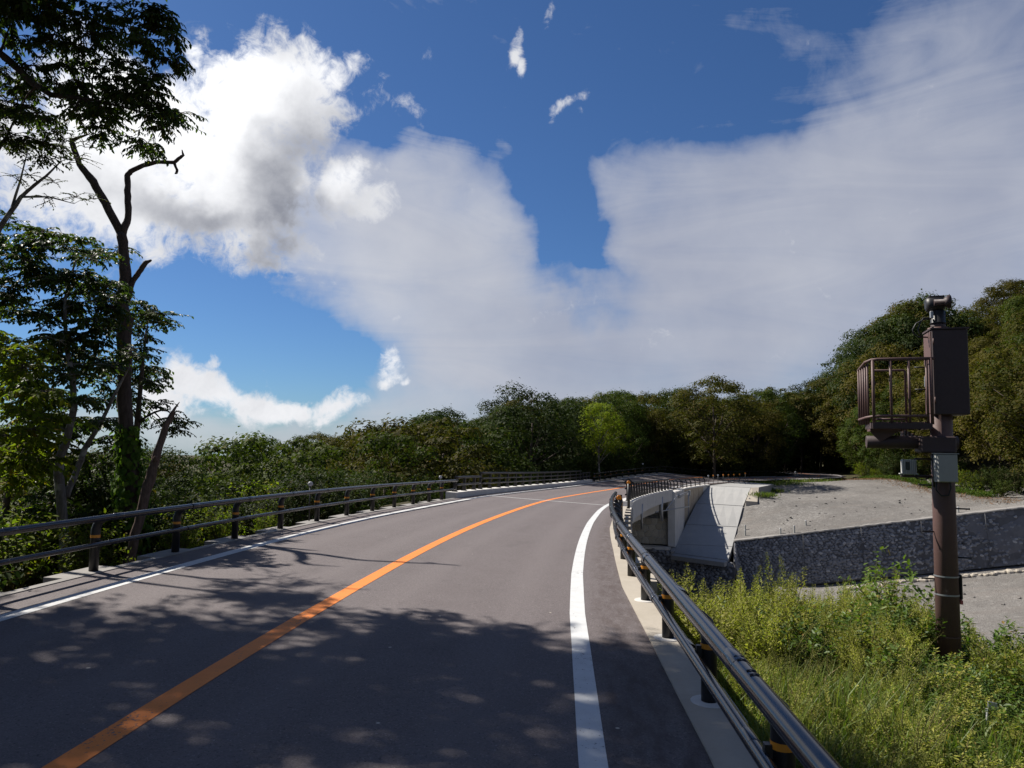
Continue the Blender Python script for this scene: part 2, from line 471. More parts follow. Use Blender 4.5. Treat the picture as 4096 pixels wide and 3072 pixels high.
def m_gravel(t):
    P = posc(t)
    v = t.voronoi(P, 11, out='Color'); sv = t.node('ShaderNodeSeparateXYZ'); t.l.new(v, sv.inputs[0])
    v2 = t.voronoi(P, 3.3, out='Color'); sv2 = t.node('ShaderNodeSeparateXYZ'); t.l.new(v2, sv2.inputs[0])
    n = t.noise(P, 0.13, 6, 0.62); n2 = t.noise(P, 1.1, 6, 0.65)
    tr = t.noise(t.mapping(P, rot=(0, 0, 0.25), scale=(0.09, 0.8, 0.5)), 1.3, 5, 0.65)
    c = t.mix(sv.outputs[0], (0.12, 0.1128, 0.1048), (0.224, 0.2128, 0.1992))
    c = t.mix(t.mul(t.map(n, 0.40, 0.60, smooth=True), 0.55), c, (0.104, 0.0968, 0.0904))
    c = t.mix(t.mul(t.map(n2, 0.5, 0.8), 0.5), c, (0.084, 0.076, 0.072))
    c = t.mix(t.mul(t.map(tr, 0.52, 0.70), 0.5), c, (0.16, 0.14, 0.125))
    c = t.mix(t.mul(t.map(sv2.outputs[1], 0.92, 0.98), 0.14), c, (0.42, 0.40, 0.38))
    h = t.add(t.voronoi(P, 11), t.mul(n2, 2.0))
    return principled(t, c, 0.92, spec=0.15, bump=h, bump_s=0.8, bump_d=0.05)

def m_soil(t):
    P = posc(t)
    n = t.noise(P, 0.7, 6, 0.65); n2 = t.noise(P, 9, 4, 0.7)
    c = t.mix(t.map(n, 0.35, 0.65), (0.032, 0.036, 0.016), (0.062, 0.05, 0.03))
    c = t.mix(t.mul(t.map(n2, 0.5, 0.8), 0.6), c, (0.10, 0.085, 0.05))
    return principled(t, c, 0.95, spec=0.1, bump=n2, bump_s=0.8, bump_d=0.05)

def m_stone(a, b, c3):
    def fn(t):
        P = posc(t)
        g = t.node('ShaderNodeNewGeometry').outputs['Random Per Island']
        oi = t.node('ShaderNodeObjectInfo').outputs['Random']
        k = t.math('FRACT', t.add(g, t.mul(oi, 3.7)))
        c = t.mix(k, a, b)
        c = t.mix(t.map(k, 0.86, 0.95), c, c3)
        n = t.noise(P, 14, 5, 0.65)
        c = t.mix(t.mul(t.map(n, 0.42, 0.75), 0.45), c, tuple(x * 0.5 for x in a))
        return principled(t, c, 0.85, spec=0.2, bump=n, bump_s=0.5, bump_d=0.02)
    return fn

M = {}
M['asphalt'] = material('asphalt', m_asphalt)
M['white_paint'] = material('white_road_paint', m_paint((0.5332, 0.5418, 0.5418), 0.35))
M['white_clean'] = material('white_road_paint_clean', m_paint((0.516, 0.516, 0.5074), 0.2))
M['orange_paint'] = material('orange_road_paint', m_paint((0.688, 0.1978, 0.0301), 0.45))
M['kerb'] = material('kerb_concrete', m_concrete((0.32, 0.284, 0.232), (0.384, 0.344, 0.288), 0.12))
M['concrete'] = material('grey_concrete', m_concrete((0.47, 0.455, 0.43), (0.58, 0.56, 0.53), 0.35))
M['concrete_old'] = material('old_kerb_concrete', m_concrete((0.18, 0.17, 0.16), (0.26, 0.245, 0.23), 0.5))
M['board_concrete'] = material('board_marked_concrete', m_concrete((0.50, 0.48, 0.45), (0.60, 0.58, 0.55), 0.3, boards=1.2))
M['stained_concrete'] = material('stained_concrete', m_concrete((0.30, 0.24, 0.18), (0.46, 0.39, 0.30), 0.8))
M['pale_concrete'] = material('pale_new_concrete', m_concrete((0.264, 0.264, 0.26), (0.308, 0.304, 0.296), 0.04, 0.5))
M['beam'] = material('girder_paint', m_concrete((0.50, 0.47, 0.42), (0.58, 0.55, 0.49), 0.2))
M['rail'] = material('dark_brown_rail_paint', m_rail((0.010, 0.010, 0.013)))
M['post'] = material('dark_post_paint', m_metal_paint((0.008, 0.0075, 0.008), 0.42, 0.15))
M['rail_far'] = material('brown_bridge_rail_paint', m_metal_paint((0.009, 0.0075, 0.0075), 0.42, 0.06))
M['brown'] = material('brown_steel_paint', m_metal_paint((0.088, 0.047, 0.041), 0.6, 0.12))
M['brown_shaded'] = material('shaded_brown_steel_paint', m_metal_paint((0.040, 0.024, 0.024), 0.6, 0.15))  # the brown paint with shade put into its colour, for unlit steel
M['band'] = material('orange_reflective_band', m_plain((0.62, 0.24, 0.02), 0.4))
M['orange_lens'] = material('orange_reflector', m_plain((0.85, 0.27, 0.012), 0.25))
M['silver'] = material('silver_reflector', m_plain((0.50, 0.50, 0.52), 0.35))
M['black'] = material('black_plastic', m_plain((0.010, 0.010, 0.011), 0.5))
M['steel'] = material('galvanised_steel', m_plain((0.36, 0.37, 0.39), 0.45, 0.7))
M['greybox'] = material('light_grey_box', m_plain((0.30, 0.305, 0.29), 0.5))
M['sensor'] = material('white_grey_housing', m_plain((0.42, 0.42, 0.40), 0.5))
M['glass'] = material('dark_glass', m_plain((0.03, 0.035, 0.04), 0.08))
M['gravel'] = material('gravel', m_gravel)
M['soil'] = material('forest_soil', m_soil)
M['stone_dark'] = material('dark_wall_stone', m_stone((0.16, 0.164, 0.178), (0.245, 0.25, 0.268), (0.36, 0.36, 0.37)))
M['mortar'] = material('dark_mortar', m_concrete((0.072, 0.072, 0.078), (0.105, 0.105, 0.11), 0.2))
M['mortar_pale'] = material('smeared_mortar', m_concrete((0.10, 0.10, 0.11), (0.15, 0.15, 0.16), 0.5))
M['stone_tan'] = material('tan_formed_stone', m_stone((0.42, 0.37, 0.29), (0.55, 0.50, 0.41), (0.47, 0.44, 0.38)))
M['bark_dead'] = material('dead_bark', m_bark((0.035, 0.026, 0.022), (0.095, 0.072, 0.06)))
M['bark_pale'] = material('pale_spotted_bark', m_bark((0.07, 0.062, 0.055), (0.16, 0.145, 0.13), (0.30, 0.29, 0.27)))
M['bark'] = material('brown_bark', m_bark((0.04, 0.032, 0.026), (0.10, 0.08, 0.065)))
M['wood_snag'] = material('weathered_wood', m_bark((0.055, 0.038, 0.030), (0.17, 0.12, 0.10)))
# foliage
M['leaf_dark'] = material('dark_green_leaves', m_leaf(((0.01493, 0.02641, 0.008039), (0.02871, 0.04594, 0.01148), (0.0379, 0.04708, 0.01148), (0.0689, 0.05168, 0.01148)), 0.35, 0.25))
M['leaf_mid'] = material('green_leaves', m_leaf(((0.02182, 0.0379, 0.008039), (0.04134, 0.06431, 0.01263), (0.05742, 0.06776, 0.01263), (0.08613, 0.06316, 0.01148)), 0.5, 0.32))
M['leaf_olive'] = material('olive_autumn_leaves', m_leaf(((0.03257, 0.03884, 0.00877), (0.06139, 0.06264, 0.01253), (0.0783, 0.06139, 0.01253), (0.09396, 0.05324, 0.01253)), 0.7, 0.32))
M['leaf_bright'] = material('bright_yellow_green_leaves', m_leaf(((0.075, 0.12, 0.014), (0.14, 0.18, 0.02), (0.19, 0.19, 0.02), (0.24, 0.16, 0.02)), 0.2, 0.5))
M['leaf_near'] = material('near_tree_leaves', m_leaf(((0.028, 0.050, 0.014), (0.052, 0.086, 0.020), (0.078, 0.105, 0.02), (0.16, 0.13, 0.02)), 0.1, 0.42, 0.5, 0.22))
M['leaf_ivy'] = material('ivy_leaves', m_leaf(((0.0522, 0.1044, 0.01566), (0.087, 0.1479, 0.02262), (0.1044, 0.1566, 0.0261), (0.1305, 0.1566, 0.0261)), 0.1, 0.35))
M['weed'] = material('weed_leaves', m_leaf(((0.09, 0.125, 0.026), (0.20, 0.225, 0.045), (0.32, 0.30, 0.075), (0.30, 0.22, 0.09)), 0.75, 0.40, 0.6, 0.15))
M['weed_broad'] = material('broad_weed_leaves', m_leaf(((0.042, 0.080, 0.016), (0.075, 0.125, 0.024), (0.12, 0.155, 0.03), (0.20, 0.12, 0.03)), 0.35, 0.35, 0.5, 0.25))
M['weed_hazy'] = material('hazy_yellow_weed', m_leaf(((0.16, 0.185, 0.05), (0.26, 0.275, 0.075), (0.34, 0.32, 0.10), (0.28, 0.19, 0.09)), 0.2, 0.4, 0.7, 0.2))
M['wood_edge'] = M['leaf_bright']
M['grass'] = material('grass_blades', m_leaf(((0.06525, 0.1087, 0.0174), (0.1131, 0.1566, 0.0261), (0.1566, 0.1653, 0.0435), (0.2088, 0.1479, 0.0522)), 0.1, 0.4, 0.5, 0.3))
M['fern'] = material('creeping_fern_leaves', m_leaf(((0.0435, 0.087, 0.01566), (0.0783, 0.1305, 0.02175), (0.1131, 0.1305, 0.0261), (0.1479, 0.1044, 0.0348)), 0.2, 0.35))
M['leaf_litter'] = material('rusty_leaf_litter', m_leaf(((0.1131, 0.06525, 0.0348), (0.1566, 0.087, 0.0435), (0.1305, 0.0957, 0.0609), (0.1914, 0.1131, 0.0609)), 0.1, 0.05, 0.8, 0.1))
M['stem'] = material('weed_stems', m_bark((0.07, 0.075, 0.025), (0.13, 0.10, 0.05)))

# ------------------------------------------------------------------ the road's own coordinates
# s runs along the centre line (camera stands at s = 12), o is the offset to the right of it
_CL = [(-4.1, -12), (-3.3, -4), (-2.72, 4.6), (-2.43, 7.3), (-2.24, 9.14), (-1.93, 12), (-1.34, 16.8), (-.21, 24.2), (1.75, 35.9), (3.54, 43.8), (5.92, 53), (8.6, 61.5), (13.2, 74), (19.0, 84.8), (27, 94), (37.5, 101.5), (45.0, 108.5), (47.5, 117), (45, 128), (36, 138), (24, 146)]
def _resample(P, step):
    P = [np.array(p, float) for p in P]
    Q = [2 * P[0] - P[1]] + P + [2 * P[-1] - P[-2]]
    D = []
    for i in range(1, len(P)):
        a, b, c, d = Q[i - 1:i + 3]
        for k in range(40):
            t = k / 40
            D.append(.5 * ((2 * b) + (c - a) * t + (2 * a - 5 * b + 4 * c - d) * t * t + (3 * b - a - 3 * c + d) * t ** 3))
    D.append(P[-1])
    D = np.array(D)
    s = np.r_[0, np.cumsum(np.linalg.norm(np.diff(D, axis=0), axis=1))]
    S = np.arange(0, s[-1], step)
    return np.c_[np.interp(S, s, D[:, 0]), np.interp(S, s, D[:, 1])]
RC = _resample(_CL, 0.5)
for _ in range(60):
    RC[1:-1] = .5 * RC[1:-1] + .25 * (RC[:-2] + RC[2:])
_T = np.gradient(RC, axis=0); _T /= np.linalg.norm(_T, axis=1)[:, None]
_N = np.c_[_T[:, 1], -_T[:, 0]]
_S = np.arange(len(RC)) * 0.5
S_END = _S[-1]

def road_z(x, y):
    y = min(y, 90.0); x = min(x, 27.0); t = y - 6.0
    return 8.02637779e-04 * t - 1.09140749e-03 * t * t - 1.36065958e-02 * x - 1.03471385e-03 * x * t + 1.40405575e-05 * t ** 3

def so(s, o, dz=0.0):
    cx, cy = np.interp(s, _S, RC[:, 0]), np.interp(s, _S, RC[:, 1])
    nx, ny = np.interp(s, _S, _N[:, 0]), np.interp(s, _S, _N[:, 1])
    k = math.hypot(nx, ny); x, y = cx + o * nx / k, cy + o * ny / k
    return Vector((x, y, road_z(x, y) + dz))
def s_dir(s):
    t = Vector((np.interp(s, _S, _T[:, 0]), np.interp(s, _S, _T[:, 1]), 0)); return t.normalized()
def o_dir(s):
    t = s_dir(s); return Vector((t.y, -t.x, 0))
def nearest_so(x, y):
    d = (RC[:, 0] - x) ** 2 + (RC[:, 1] - y) ** 2
    i = int(np.argmin(d))
    return _S[i], (x - RC[i, 0]) * _N[i, 0] + (y - RC[i, 1]) * _N[i, 1]
def edge_l(s): return float(np.interp(s, [14, 20, 25, 33, 40, 44, 60, 82, 95, 140], [-3.95, -3.84, -3.73, -3.67, -3.50, -3.54, -3.52, -3.35, -3.4, -3.5]))
def edge_r(s): return float(np.interp(s, [12, 17.5, 20.5, 23.5, 28, 33, 46, 80, 98, 140], [4.10, 3.97, 3.84, 3.68, 3.62, 3.50, 3.52, 3.6, 3.75, 3.7]))

def strip(name, mat, s0, s1, o0, o1, dz, step=0.5, no=2, thick=0.0):
    """a sheet that follows the road between two offsets (numbers or functions of s)"""
    f0 = o0 if callable(o0) else (lambda s: o0)
    f1 = o1 if callable(o1) else (lambda s: o1)
    ss = np.linspace(s0, s1, max(2, int(round((s1 - s0) / step)) + 1))
    V, U = [], []
    for s in ss:
        for k in range(no):
            o = f0(s) + (f1(s) - f0(s)) * k / (no - 1)
            V.append(so(s, o, dz)); U.append((s, o))
    n = len(ss); F = []
    for i in range(n - 1):
        for k in range(no - 1):
            F.append((i * no + k, i * no + k + 1, (i + 1) * no + k + 1, (i + 1) * no + k))
    return link(name, mesh_np(name, V, np.array(F), (mat,), True, U))

road = tag(strip('road', M['asphalt'], 0, S_END, edge_l, edge_r, 0.0, 0.5, 13), kind='structure')
wl = lambda s: float(np.interp(s, [0, 30, 44, 140], [-3.03, -3.03, -2.98, -3.0]))
wr = lambda s: float(np.interp(s, [12, 17, 18.5, 20, 21.5, 24.5, 35, 41.5, 49, 140], [3.3, 3.2, 3.16, 3.11, 3.05, 2.98, 2.87, 2.87, 2.95, 3.0]))
def line(label, mat, s0, s1, f, w, cat='road marking'):
    o = strip('edge_line' if 'edge' in label else 'centre_line', mat, s0, s1, lambda s: f(s) - w / 2, lambda s: f(s) + w / 2, 0.004, 0.5, 3)
    tag(o, label, cat, kind='structure')
    return o
line('white edge line on the left side of the road by the long dark guard rail', M['white_clean'], 0, S_END, wl, 0.215)
line('white edge line on the right side of the road, cracked near the front', M['white_paint'], 0, S_END, wr, 0.185)
line('orange centre line curving away along the middle of the road', M['orange_paint'], 0, S_END, lambda s: 0.0, 0.20)
for s_, lab in ((48.0, 'thin pale joint line across the road where the bridge begins'), (79.0, 'thin pale joint line across the road at the far end of the bridge')):
    V = []; n = 14
    for i in range(n + 1):
        o = -3.2 + i * 6.6 / n
        sk = 1.0 - 2.2 * i / n if s_ < 60 else 0
        V += [so(s_ + sk - 0.12, o, 0.007), so(s_ + sk + 0.12, o, 0.007)]
    F = [(2 * i, 2 * i + 2, 2 * i + 3, 2 * i + 1) for i in range(n)]
    tag(link('joint_line', mesh_np('joint_line', V, np.array(F), (M['white_clean'],))), lab, 'expansion joint', kind='structure')

# ------------------------------------------------------------------ kerbs
def road_bar(mb, s0, s1, o0, o1, z0, z1, step=1.0):
    f0 = o0 if callable(o0) else (lambda s: o0)
    f1 = o1 if callable(o1) else (lambda s: o1)
    ss = np.linspace(s0, s1, max(2, int((s1 - s0) / step) + 1))
    secs = [[so(s, f0(s), z0), so(s, f1(s), z0), so(s, f1(s), z1), so(s, f0(s), z1)] for s in ss]
    for a in secs:                       # plumb section: top follows road, keep the same height across
        a[0].z = a[1].z = min(a[0].z, a[1].z)
    return mb.loft(secs)

def rail_o_left(s): return edge_l(s) - 0.13
left_posts = [16.5 + 2.0 * i for i in range(14)]                     # s = 16.5 ... 42.5
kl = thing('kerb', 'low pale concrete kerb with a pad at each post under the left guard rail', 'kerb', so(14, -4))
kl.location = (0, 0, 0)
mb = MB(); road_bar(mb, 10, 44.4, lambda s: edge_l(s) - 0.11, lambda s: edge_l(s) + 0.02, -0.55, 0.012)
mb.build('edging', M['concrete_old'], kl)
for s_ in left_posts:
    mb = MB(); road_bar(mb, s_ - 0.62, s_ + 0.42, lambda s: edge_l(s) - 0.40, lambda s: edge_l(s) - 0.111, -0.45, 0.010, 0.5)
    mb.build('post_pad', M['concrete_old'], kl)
tag(kl, kind='structure')

right_posts = [16.5, 18.5, 20.5, 22.5, 24.5, 26.5, 28.5, 30.5, 32.5, 34.5, 36.5, 38.5]
def rail_o_right(s): return float(np.interp(s, [12, 18.5, 20.5, 22.5, 24.5, 26.5, 33, 47], [4.30, 4.13, 4.02, 3.93, 3.84, 3.78, 3.72, 3.74]))
kr = thing('kerb', 'warm sunlit concrete kerb with stepped pads along the right guard rail', 'kerb')
mb = MB(); road_bar(mb, 8, 47.0, lambda s: edge_r(s) - 0.02, lambda s: edge_r(s) + 0.33, -0.5, 0.015, 0.5)
mb.build('edging', M['kerb'], kr)
mb = MB(); road_bar(mb, 8, 47.0, lambda s: edge_r(s) + 0.331, lambda s: edge_r(s) + 0.52, -0.95, -0.38, 0.5)
mb.build('lower_ledge', M['mortar'], kr)  # colour darkened to stand for soil and shaded plants beside the kerb
for s_ in right_posts + [40.5, 42.5, 44.5]:
    mb = MB(); road_bar(mb, s_ - 0.40, s_ + 0.40, lambda s: edge_r(s) + 0.332, lambda s: edge_r(s) + (0.40 if s < 23.5 else 0.54), -1.4, 0.010, 0.4)
    mb.build('post_pad', M['kerb'], kr)
mb = MB(); road_bar(mb, 8, 47.6, lambda s: edge_r(s) + 0.25, lambda s: edge_r(s) + 0.50, -5.5, -0.5, 0.5)
mb.build('retaining_face', M['concrete'], kr)
for s_ in right_posts[:4]:
    p = so(s_, rail_o_right(s_), 0.02)
    MB().tube([p + Vector((0, 0, -.02)), p + Vector((0, 0, .004))], [0.155, 0.145], 18).build('grout_patch', M['concrete'], kr)
tag(kr, kind='structure')

# ------------------------------------------------------------------ guard pipes
def pipe_post(parent, s, o, side, bz=.485, detail=True, k=1.0):
    """a round post that bends over towards the road; side = +1 when the road lies on its +o side"""
    p = so(s, o, 0.0); d = o_dir(s) * side
    prof = [(0.0, -0.15), (0.0, 0.50), (0.0, 0.60), (0.02, 0.67), (0.07, 0.725), (0.15, 0.76)]
    rad = [0.064, 0.064, 0.064, 0.060, 0.052, 0.036]
    post = MB().tube([p + d * a + Vector((0, 0, z * k)) for a, z in prof], rad, 16 if detail else 10).build('post', M['post'], parent)
    if detail:
        MB().tube([p + Vector((0, 0, bz)), p + Vector((0, 0, bz + .040))], 0.0665, 18, caps=False).build('reflective_band', M['band'], post)
        MB().box(p + d * 0.075 + Vector((0, 0, .40)), (0.05, 0.05, 0.10), d, s_dir(s)).build('bracket', M['post'], post)
    return post
def smooth_o(of): return lambda s: sum(of(s + d) for d in np.linspace(-2.5, 2.5, 11)) / 11
def pipe(parent, name, s0, s1, of, side, off, h, r, step=0.5, n=14):
    s0 = round(s0 * 2) / 2; s1 = round(s1 * 2) / 2; ss = np.arange(s0, s1 + .01, 0.5)
    of = smooth_o(of)
    pts = [so(s, of(s), 0.0) + o_dir(s) * (side * off) + Vector((0, 0, h)) for s in ss]
    return MB().tube(pts, r, n).build(name, M['rail'], parent)
def sleeves(parent, posts, of, side, off, h, r, every=1, half=0.10, shift=0.22):
    for s in posts[::every]:
        ps = [so(x, of(x), 0.0) + o_dir(x) * (side * off) + Vector((0, 0, h)) for x in (s + shift - half, s + shift - half + 0.012, s + shift + half - 0.012, s + shift + half)]
        MB().tube(ps, [r * 1.012, r * 1.05, r * 1.05, r * 1.012], 16).build('joint_sleeve', M['rail'], parent)

gl = thing('guard_rail', 'long dark two-pipe guard rail along the left edge of the road', 'guard rail')
for s_ in left_posts: pipe_post(gl, s_, rail_o_left(s_), 1)
pipe(gl, 'top_rail', 11, 44.3, rail_o_left, 1, 0.18, 0.775, 0.048)
pipe(gl, 'lower_rail', 11, 44.3, rail_o_left, 1, 0.115, 0.40, 0.035)
sleeves(gl, left_posts, rail_o_left, 1, 0.18, 0.775, 0.048)
sleeves(gl, left_posts, rail_o_left, 1, 0.115, 0.40, 0.035)

gr = thing('guard_rail', 'glossy dark two-pipe guard rail along the right kerb in the foreground', 'guard rail')
for s_ in right_posts: pipe_post(gr, s_, rail_o_right(s_), -1, .430, True, .93)
pipe(gr, 'top_rail', 11.5, 39.0, rail_o_right, -1, 0.19, 0.80, 0.057, 0.25, 20)
pipe(gr, 'lower_rail', 11.5, 39.0, rail_o_right, -1, 0.115, 0.38, 0.043, 0.25, 18)
sleeves(gr, right_posts, rail_o_right, -1, 0.19, 0.80, 0.057, half=0.13)
sleeves(gr, right_posts, rail_o_right, -1, 0.115, 0.38, 0.043, half=0.10)
for s_ in (16.35, 16.62):                                            # the oval bolt slots beside the nearest joint
    for k in (-1, 1):
        c = so(s_ + k * 0.035, rail_o_right(s_)) - o_dir(s_) * 0.19 + Vector((0, 0, .80 + .056))
        ring = [c + s_dir(s_) * (0.013 * math.cos(a)) + o_dir(s_) * (0.024 * math.sin(a)) for a in np.linspace(0, 2 * PI, 17)]
        MB().tube(ring, 0.0035, 6, caps=False).build('bolt_slot', M['black'], gr)

gf = thing('guard_rail', 'distant dark two-pipe guard rail on the outer bend beyond the bridge', 'guard rail')
of_far = lambda s: edge_l(s) - 0.15
for s_ in np.arange(82.5, 128, 2.0):
    pipe_post(gf, s_, of_far(s_), 1, detail=s_ < 100)
pipe(gf, 'top_rail', 81.6, 129, of_far, 1, 0.18, 0.775, 0.048, 0.5, 10)
pipe(gf, 'lower_rail', 81.6, 129, of_far, 1, 0.115, 0.40, 0.036, 0.5, 10)
kf = MB(); road_bar(kf, 81.2, 129, lambda s: edge_l(s) - 0.40, lambda s: edge_l(s) + 0.02, -0.5, 0.02)
for s_ in np.arange(82.5, 128, 2.0): road_bar(kf, s_ - .45, s_ + .45, lambda s: edge_l(s) - 0.62, lambda s: edge_l(s) - 0.401, -0.5, 0.015, 0.4)
tag(kf.build('kerb', M['kerb']), 'pale far kerb under the distant guard rail past the bridge', 'kerb', kind='structure')

# ------------------------------------------------------------------ bridge
bridge = thing('bridge', 'pale concrete road bridge curving right over the stony channel', 'bridge')
# left kerb and its steel railing
mb = MB()
segs = [44.6, 46.5, 50.0] + [50 + 4.0 * i for i in range(1, 8)] + [81.2]
for a, b in zip(segs[:-1], segs[1:]):
    mb = MB(); road_bar(mb, a + 0.008, b - 0.008, lambda s: edge_l(s) - 0.50, lambda s: edge_l(s) + 0.0, -0.5, 0.25)
    mb.build('kerb_block', M['stained_concrete'] if False else M['concrete'], bridge)
mb = MB(); road_bar(mb, 47.0, 80.0, lambda s: edge_l(s) - 0.45, lambda s: edge_r(s) + 0.05, -0.62, -0.06)
mb.build('deck', M['concrete'], bridge)

def bridge_rail(label, of, side, base_h, mains, rails, ends):
    t = thing('bridge_railing', label, 'railing')
    p0 = lambda s, a, z: so(s, of(s), base_h + z) + o_dir(s) * (side * a)
    for s_ in mains:
        H = rails[-1][1]
        d = o_dir(s_) * side; q = s_dir(s_)
        c = so(s_, of(s_), base_h)
        pl = [(-0.085, 0.0), (0.085, 0.0), (0.065, 0.30), (0.085, H - 0.03), (0.0, H - 0.03), (-0.045, 0.45)]
        poly = [c + d * a + Vector((0, 0, z)) for a, z in pl]
        b = MB().prism(poly, -q * 0.08, q * 0.08)
        b.box(c + Vector((0, 0, .012)), (0.24, 0.22, 0.024), d, q)
        b.build('post', M['rail_far'], t)
    for s0, s1, h, a, r in ends:
        ss = np.linspace(s0, s1, max(2, int((s1 - s0) * 2) + 1))
        MB().tube([p0(s, a, h) for s in ss], r, 10).build('rail', M['rail_far'], t)
    return t
ol = lambda s: edge_l(s) - 0.27
bl = bridge_rail('dark steel railing with three long rails on the left kerb of the bridge', ol, 1, 0.25,
    [50.15 + 2.0 * i for i in range(14)] + [77.6],
    [(0, 0), (0, 0.82)],
    [(50.0, 77.9, 0.82, 0.05, 0.055), (50.0, 77.9, 0.55, 0.09, 0.036), (50.0, 77.9, 0.29, 0.09, 0.036)])
bl2 = bridge_rail('short low railing on the near end of the left bridge kerb', ol, 1, 0.25, [45.3, 47.0, 48.9],
    [(0, 0), (0, 0.66)], [(45.1, 49.85, 0.64, 0.06, 0.055), (45.1, 49.85, 0.31, 0.09, 0.045)])
bl3 = bridge_rail('short low railing on the far end of the left bridge kerb', ol, 1, 0.25, [78.6, 79.8, 80.9],
    [(0, 0), (0, 0.62)], [(78.05, 81.1, 0.62, 0.06, 0.055), (78.05, 81.1, 0.30, 0.09, 0.045)])
# right parapet kerb: panels in a row
for i in range(16):
    a, b = 47.8 + i * 2.0, 49.8 + i * 2.0
    mb = MB(); road_bar(mb, a + 0.006, b - 0.006, lambda s: edge_r(s) - 0.02, lambda s: edge_r(s) + 0.50, -0.05, 0.21)
    mb.build('parapet_kerb', M['concrete'], bridge)
    mb = MB(); road_bar(mb, a + 0.010, b - 0.010, lambda s: edge_r(s) + 0.20, lambda s: edge_r(s) + 0.56, -0.70, 0.185)
    mb.build('fascia_panel', M['concrete'], bridge)
orr = lambda s: edge_r(s) + 0.30
br = bridge_rail('dark steel railing with broad curved posts on the right side of the bridge', orr, -1, 0.21,
    [48.4 + 2.0 * i for i in range(16)], [(0, 0), (0, 0.86)],
    [(48.0, 79.2, 0.86, 0.06, 0.060), (48.0, 79.2, 0.58, 0.10, 0.036), (48.0, 79.2, 0.30, 0.10, 0.036)])
def end_rail(label, s0, s1, n, of, h, base, top=0.72):
    t = thing('bridge_railing', label, 'railing')
    for s_ in np.linspace(s0, s1, n):
        c = so(s_, of(s_), base); d = -o_dir(s_)
        pts = [c, c + Vector((0, 0, .5)), c + d * 0.04 + Vector((0, 0, .62)), c + d * 0.13 + Vector((0, 0, top - .02)), c + d * 0.22 + Vector((0, 0, top))]
        MB().tube(pts, [.055, .055, .055, .052, .048], 8).build('post', M['rail_far'], t)
    ss = np.linspace(s0, s1, int((s1 - s0) * 2))
    MB().tube([so(s, of(s), base + top) - o_dir(s) * 0.22 for s in ss], 0.05, 10).build('rail', M['rail_far'], t)
    MB().tube([so(s, of(s), base + 0.36) - o_dir(s) * 0.09 for s in ss], 0.036, 8).build('rail', M['rail_far'], t)
    return t
end_rail('low dark end railing with bent posts where the right bridge railing stops', 80.2, 86.4, 4, orr, 0.8, 0.15, 0.78)
end_rail('low dark railing with bent posts on top of the stone wing wall', 87.4, 97.4, 6, orr, 0.75, 0.0, 0.80)
# girder
mb = MB(); road_bar(mb, 47.6, 79.4, -2.6, lambda s: edge_r(s) - 0.55, -1.75, -0.62)
mb.build('girder', M['beam'], bridge)
# near abutment and its side wall
mb = MB(); road_bar(mb, 44.6, 48.2, -3.6, lambda s: edge_r(s) + 0.50, -8.0, -0.06, 0.9)
mb.build('near_abutment', M['board_concrete'], bridge)
# far abutment: bearing shelf, back wall, side block
ab = MB(); road_bar(ab, 79.4, 84.8, -4.4, lambda s: edge_r(s) + 0.20, -4.5, -2.45, 0.9)
abut = ab.build('far_abutment', M['concrete'], bridge)
MB().loft([[so(s, o, z) for o, z in ((-4.4, -2.45), (4.0, -2.45), (4.0, -0.55), (-4.4, -0.55))] for s in (81.2, 84.8)]).build('back_wall', M['concrete'], abut)
MB().loft([[so(s, edge_r(80) + o, z) for o, z in ((0.205, -4.6), (0.80, -4.6), (0.80, 0.02), (0.205, 0.02))] for s in (78.9, 80.5, 82.5, 84.9)]).build('side_block', M['board_concrete'], abut)

# ------------------------------------------------------------------ stones
def clip_cell(pts, i, rect, reach=8):
    """Voronoi cell of point i inside rect, by half-plane clipping against its near neighbours"""
    x0, y0, x1, y1 = rect
    poly = [(x0, y0), (x1, y0), (x1, y1), (x0, y1)]
    px, py = pts[i]
    order = sorted(range(len(pts)), key=lambda j: (pts[j][0] - px) ** 2 + (pts[j][1] - py) ** 2)[1:16]
    for j in order:
        qx, qy = pts[j]; mx, my = (px + qx) / 2, (py + qy) / 2; nx, ny = qx - px, qy - py
        out = []
        for k in range(len(poly)):
            a, b = poly[k], poly[(k + 1) % len(poly)]
            da = (a[0] - mx) * nx + (a[1] - my) * ny; db = (b[0] - mx) * nx + (b[1] - my) * ny
            if da <= 0: out.append(a)
            if da * db < 0:
                t = da / (da - db); out.append((a[0] + t * (b[0] - a[0]), a[1] + t * (b[1] - a[1])))
        poly = out
        if len(poly) < 3: return None
    return poly

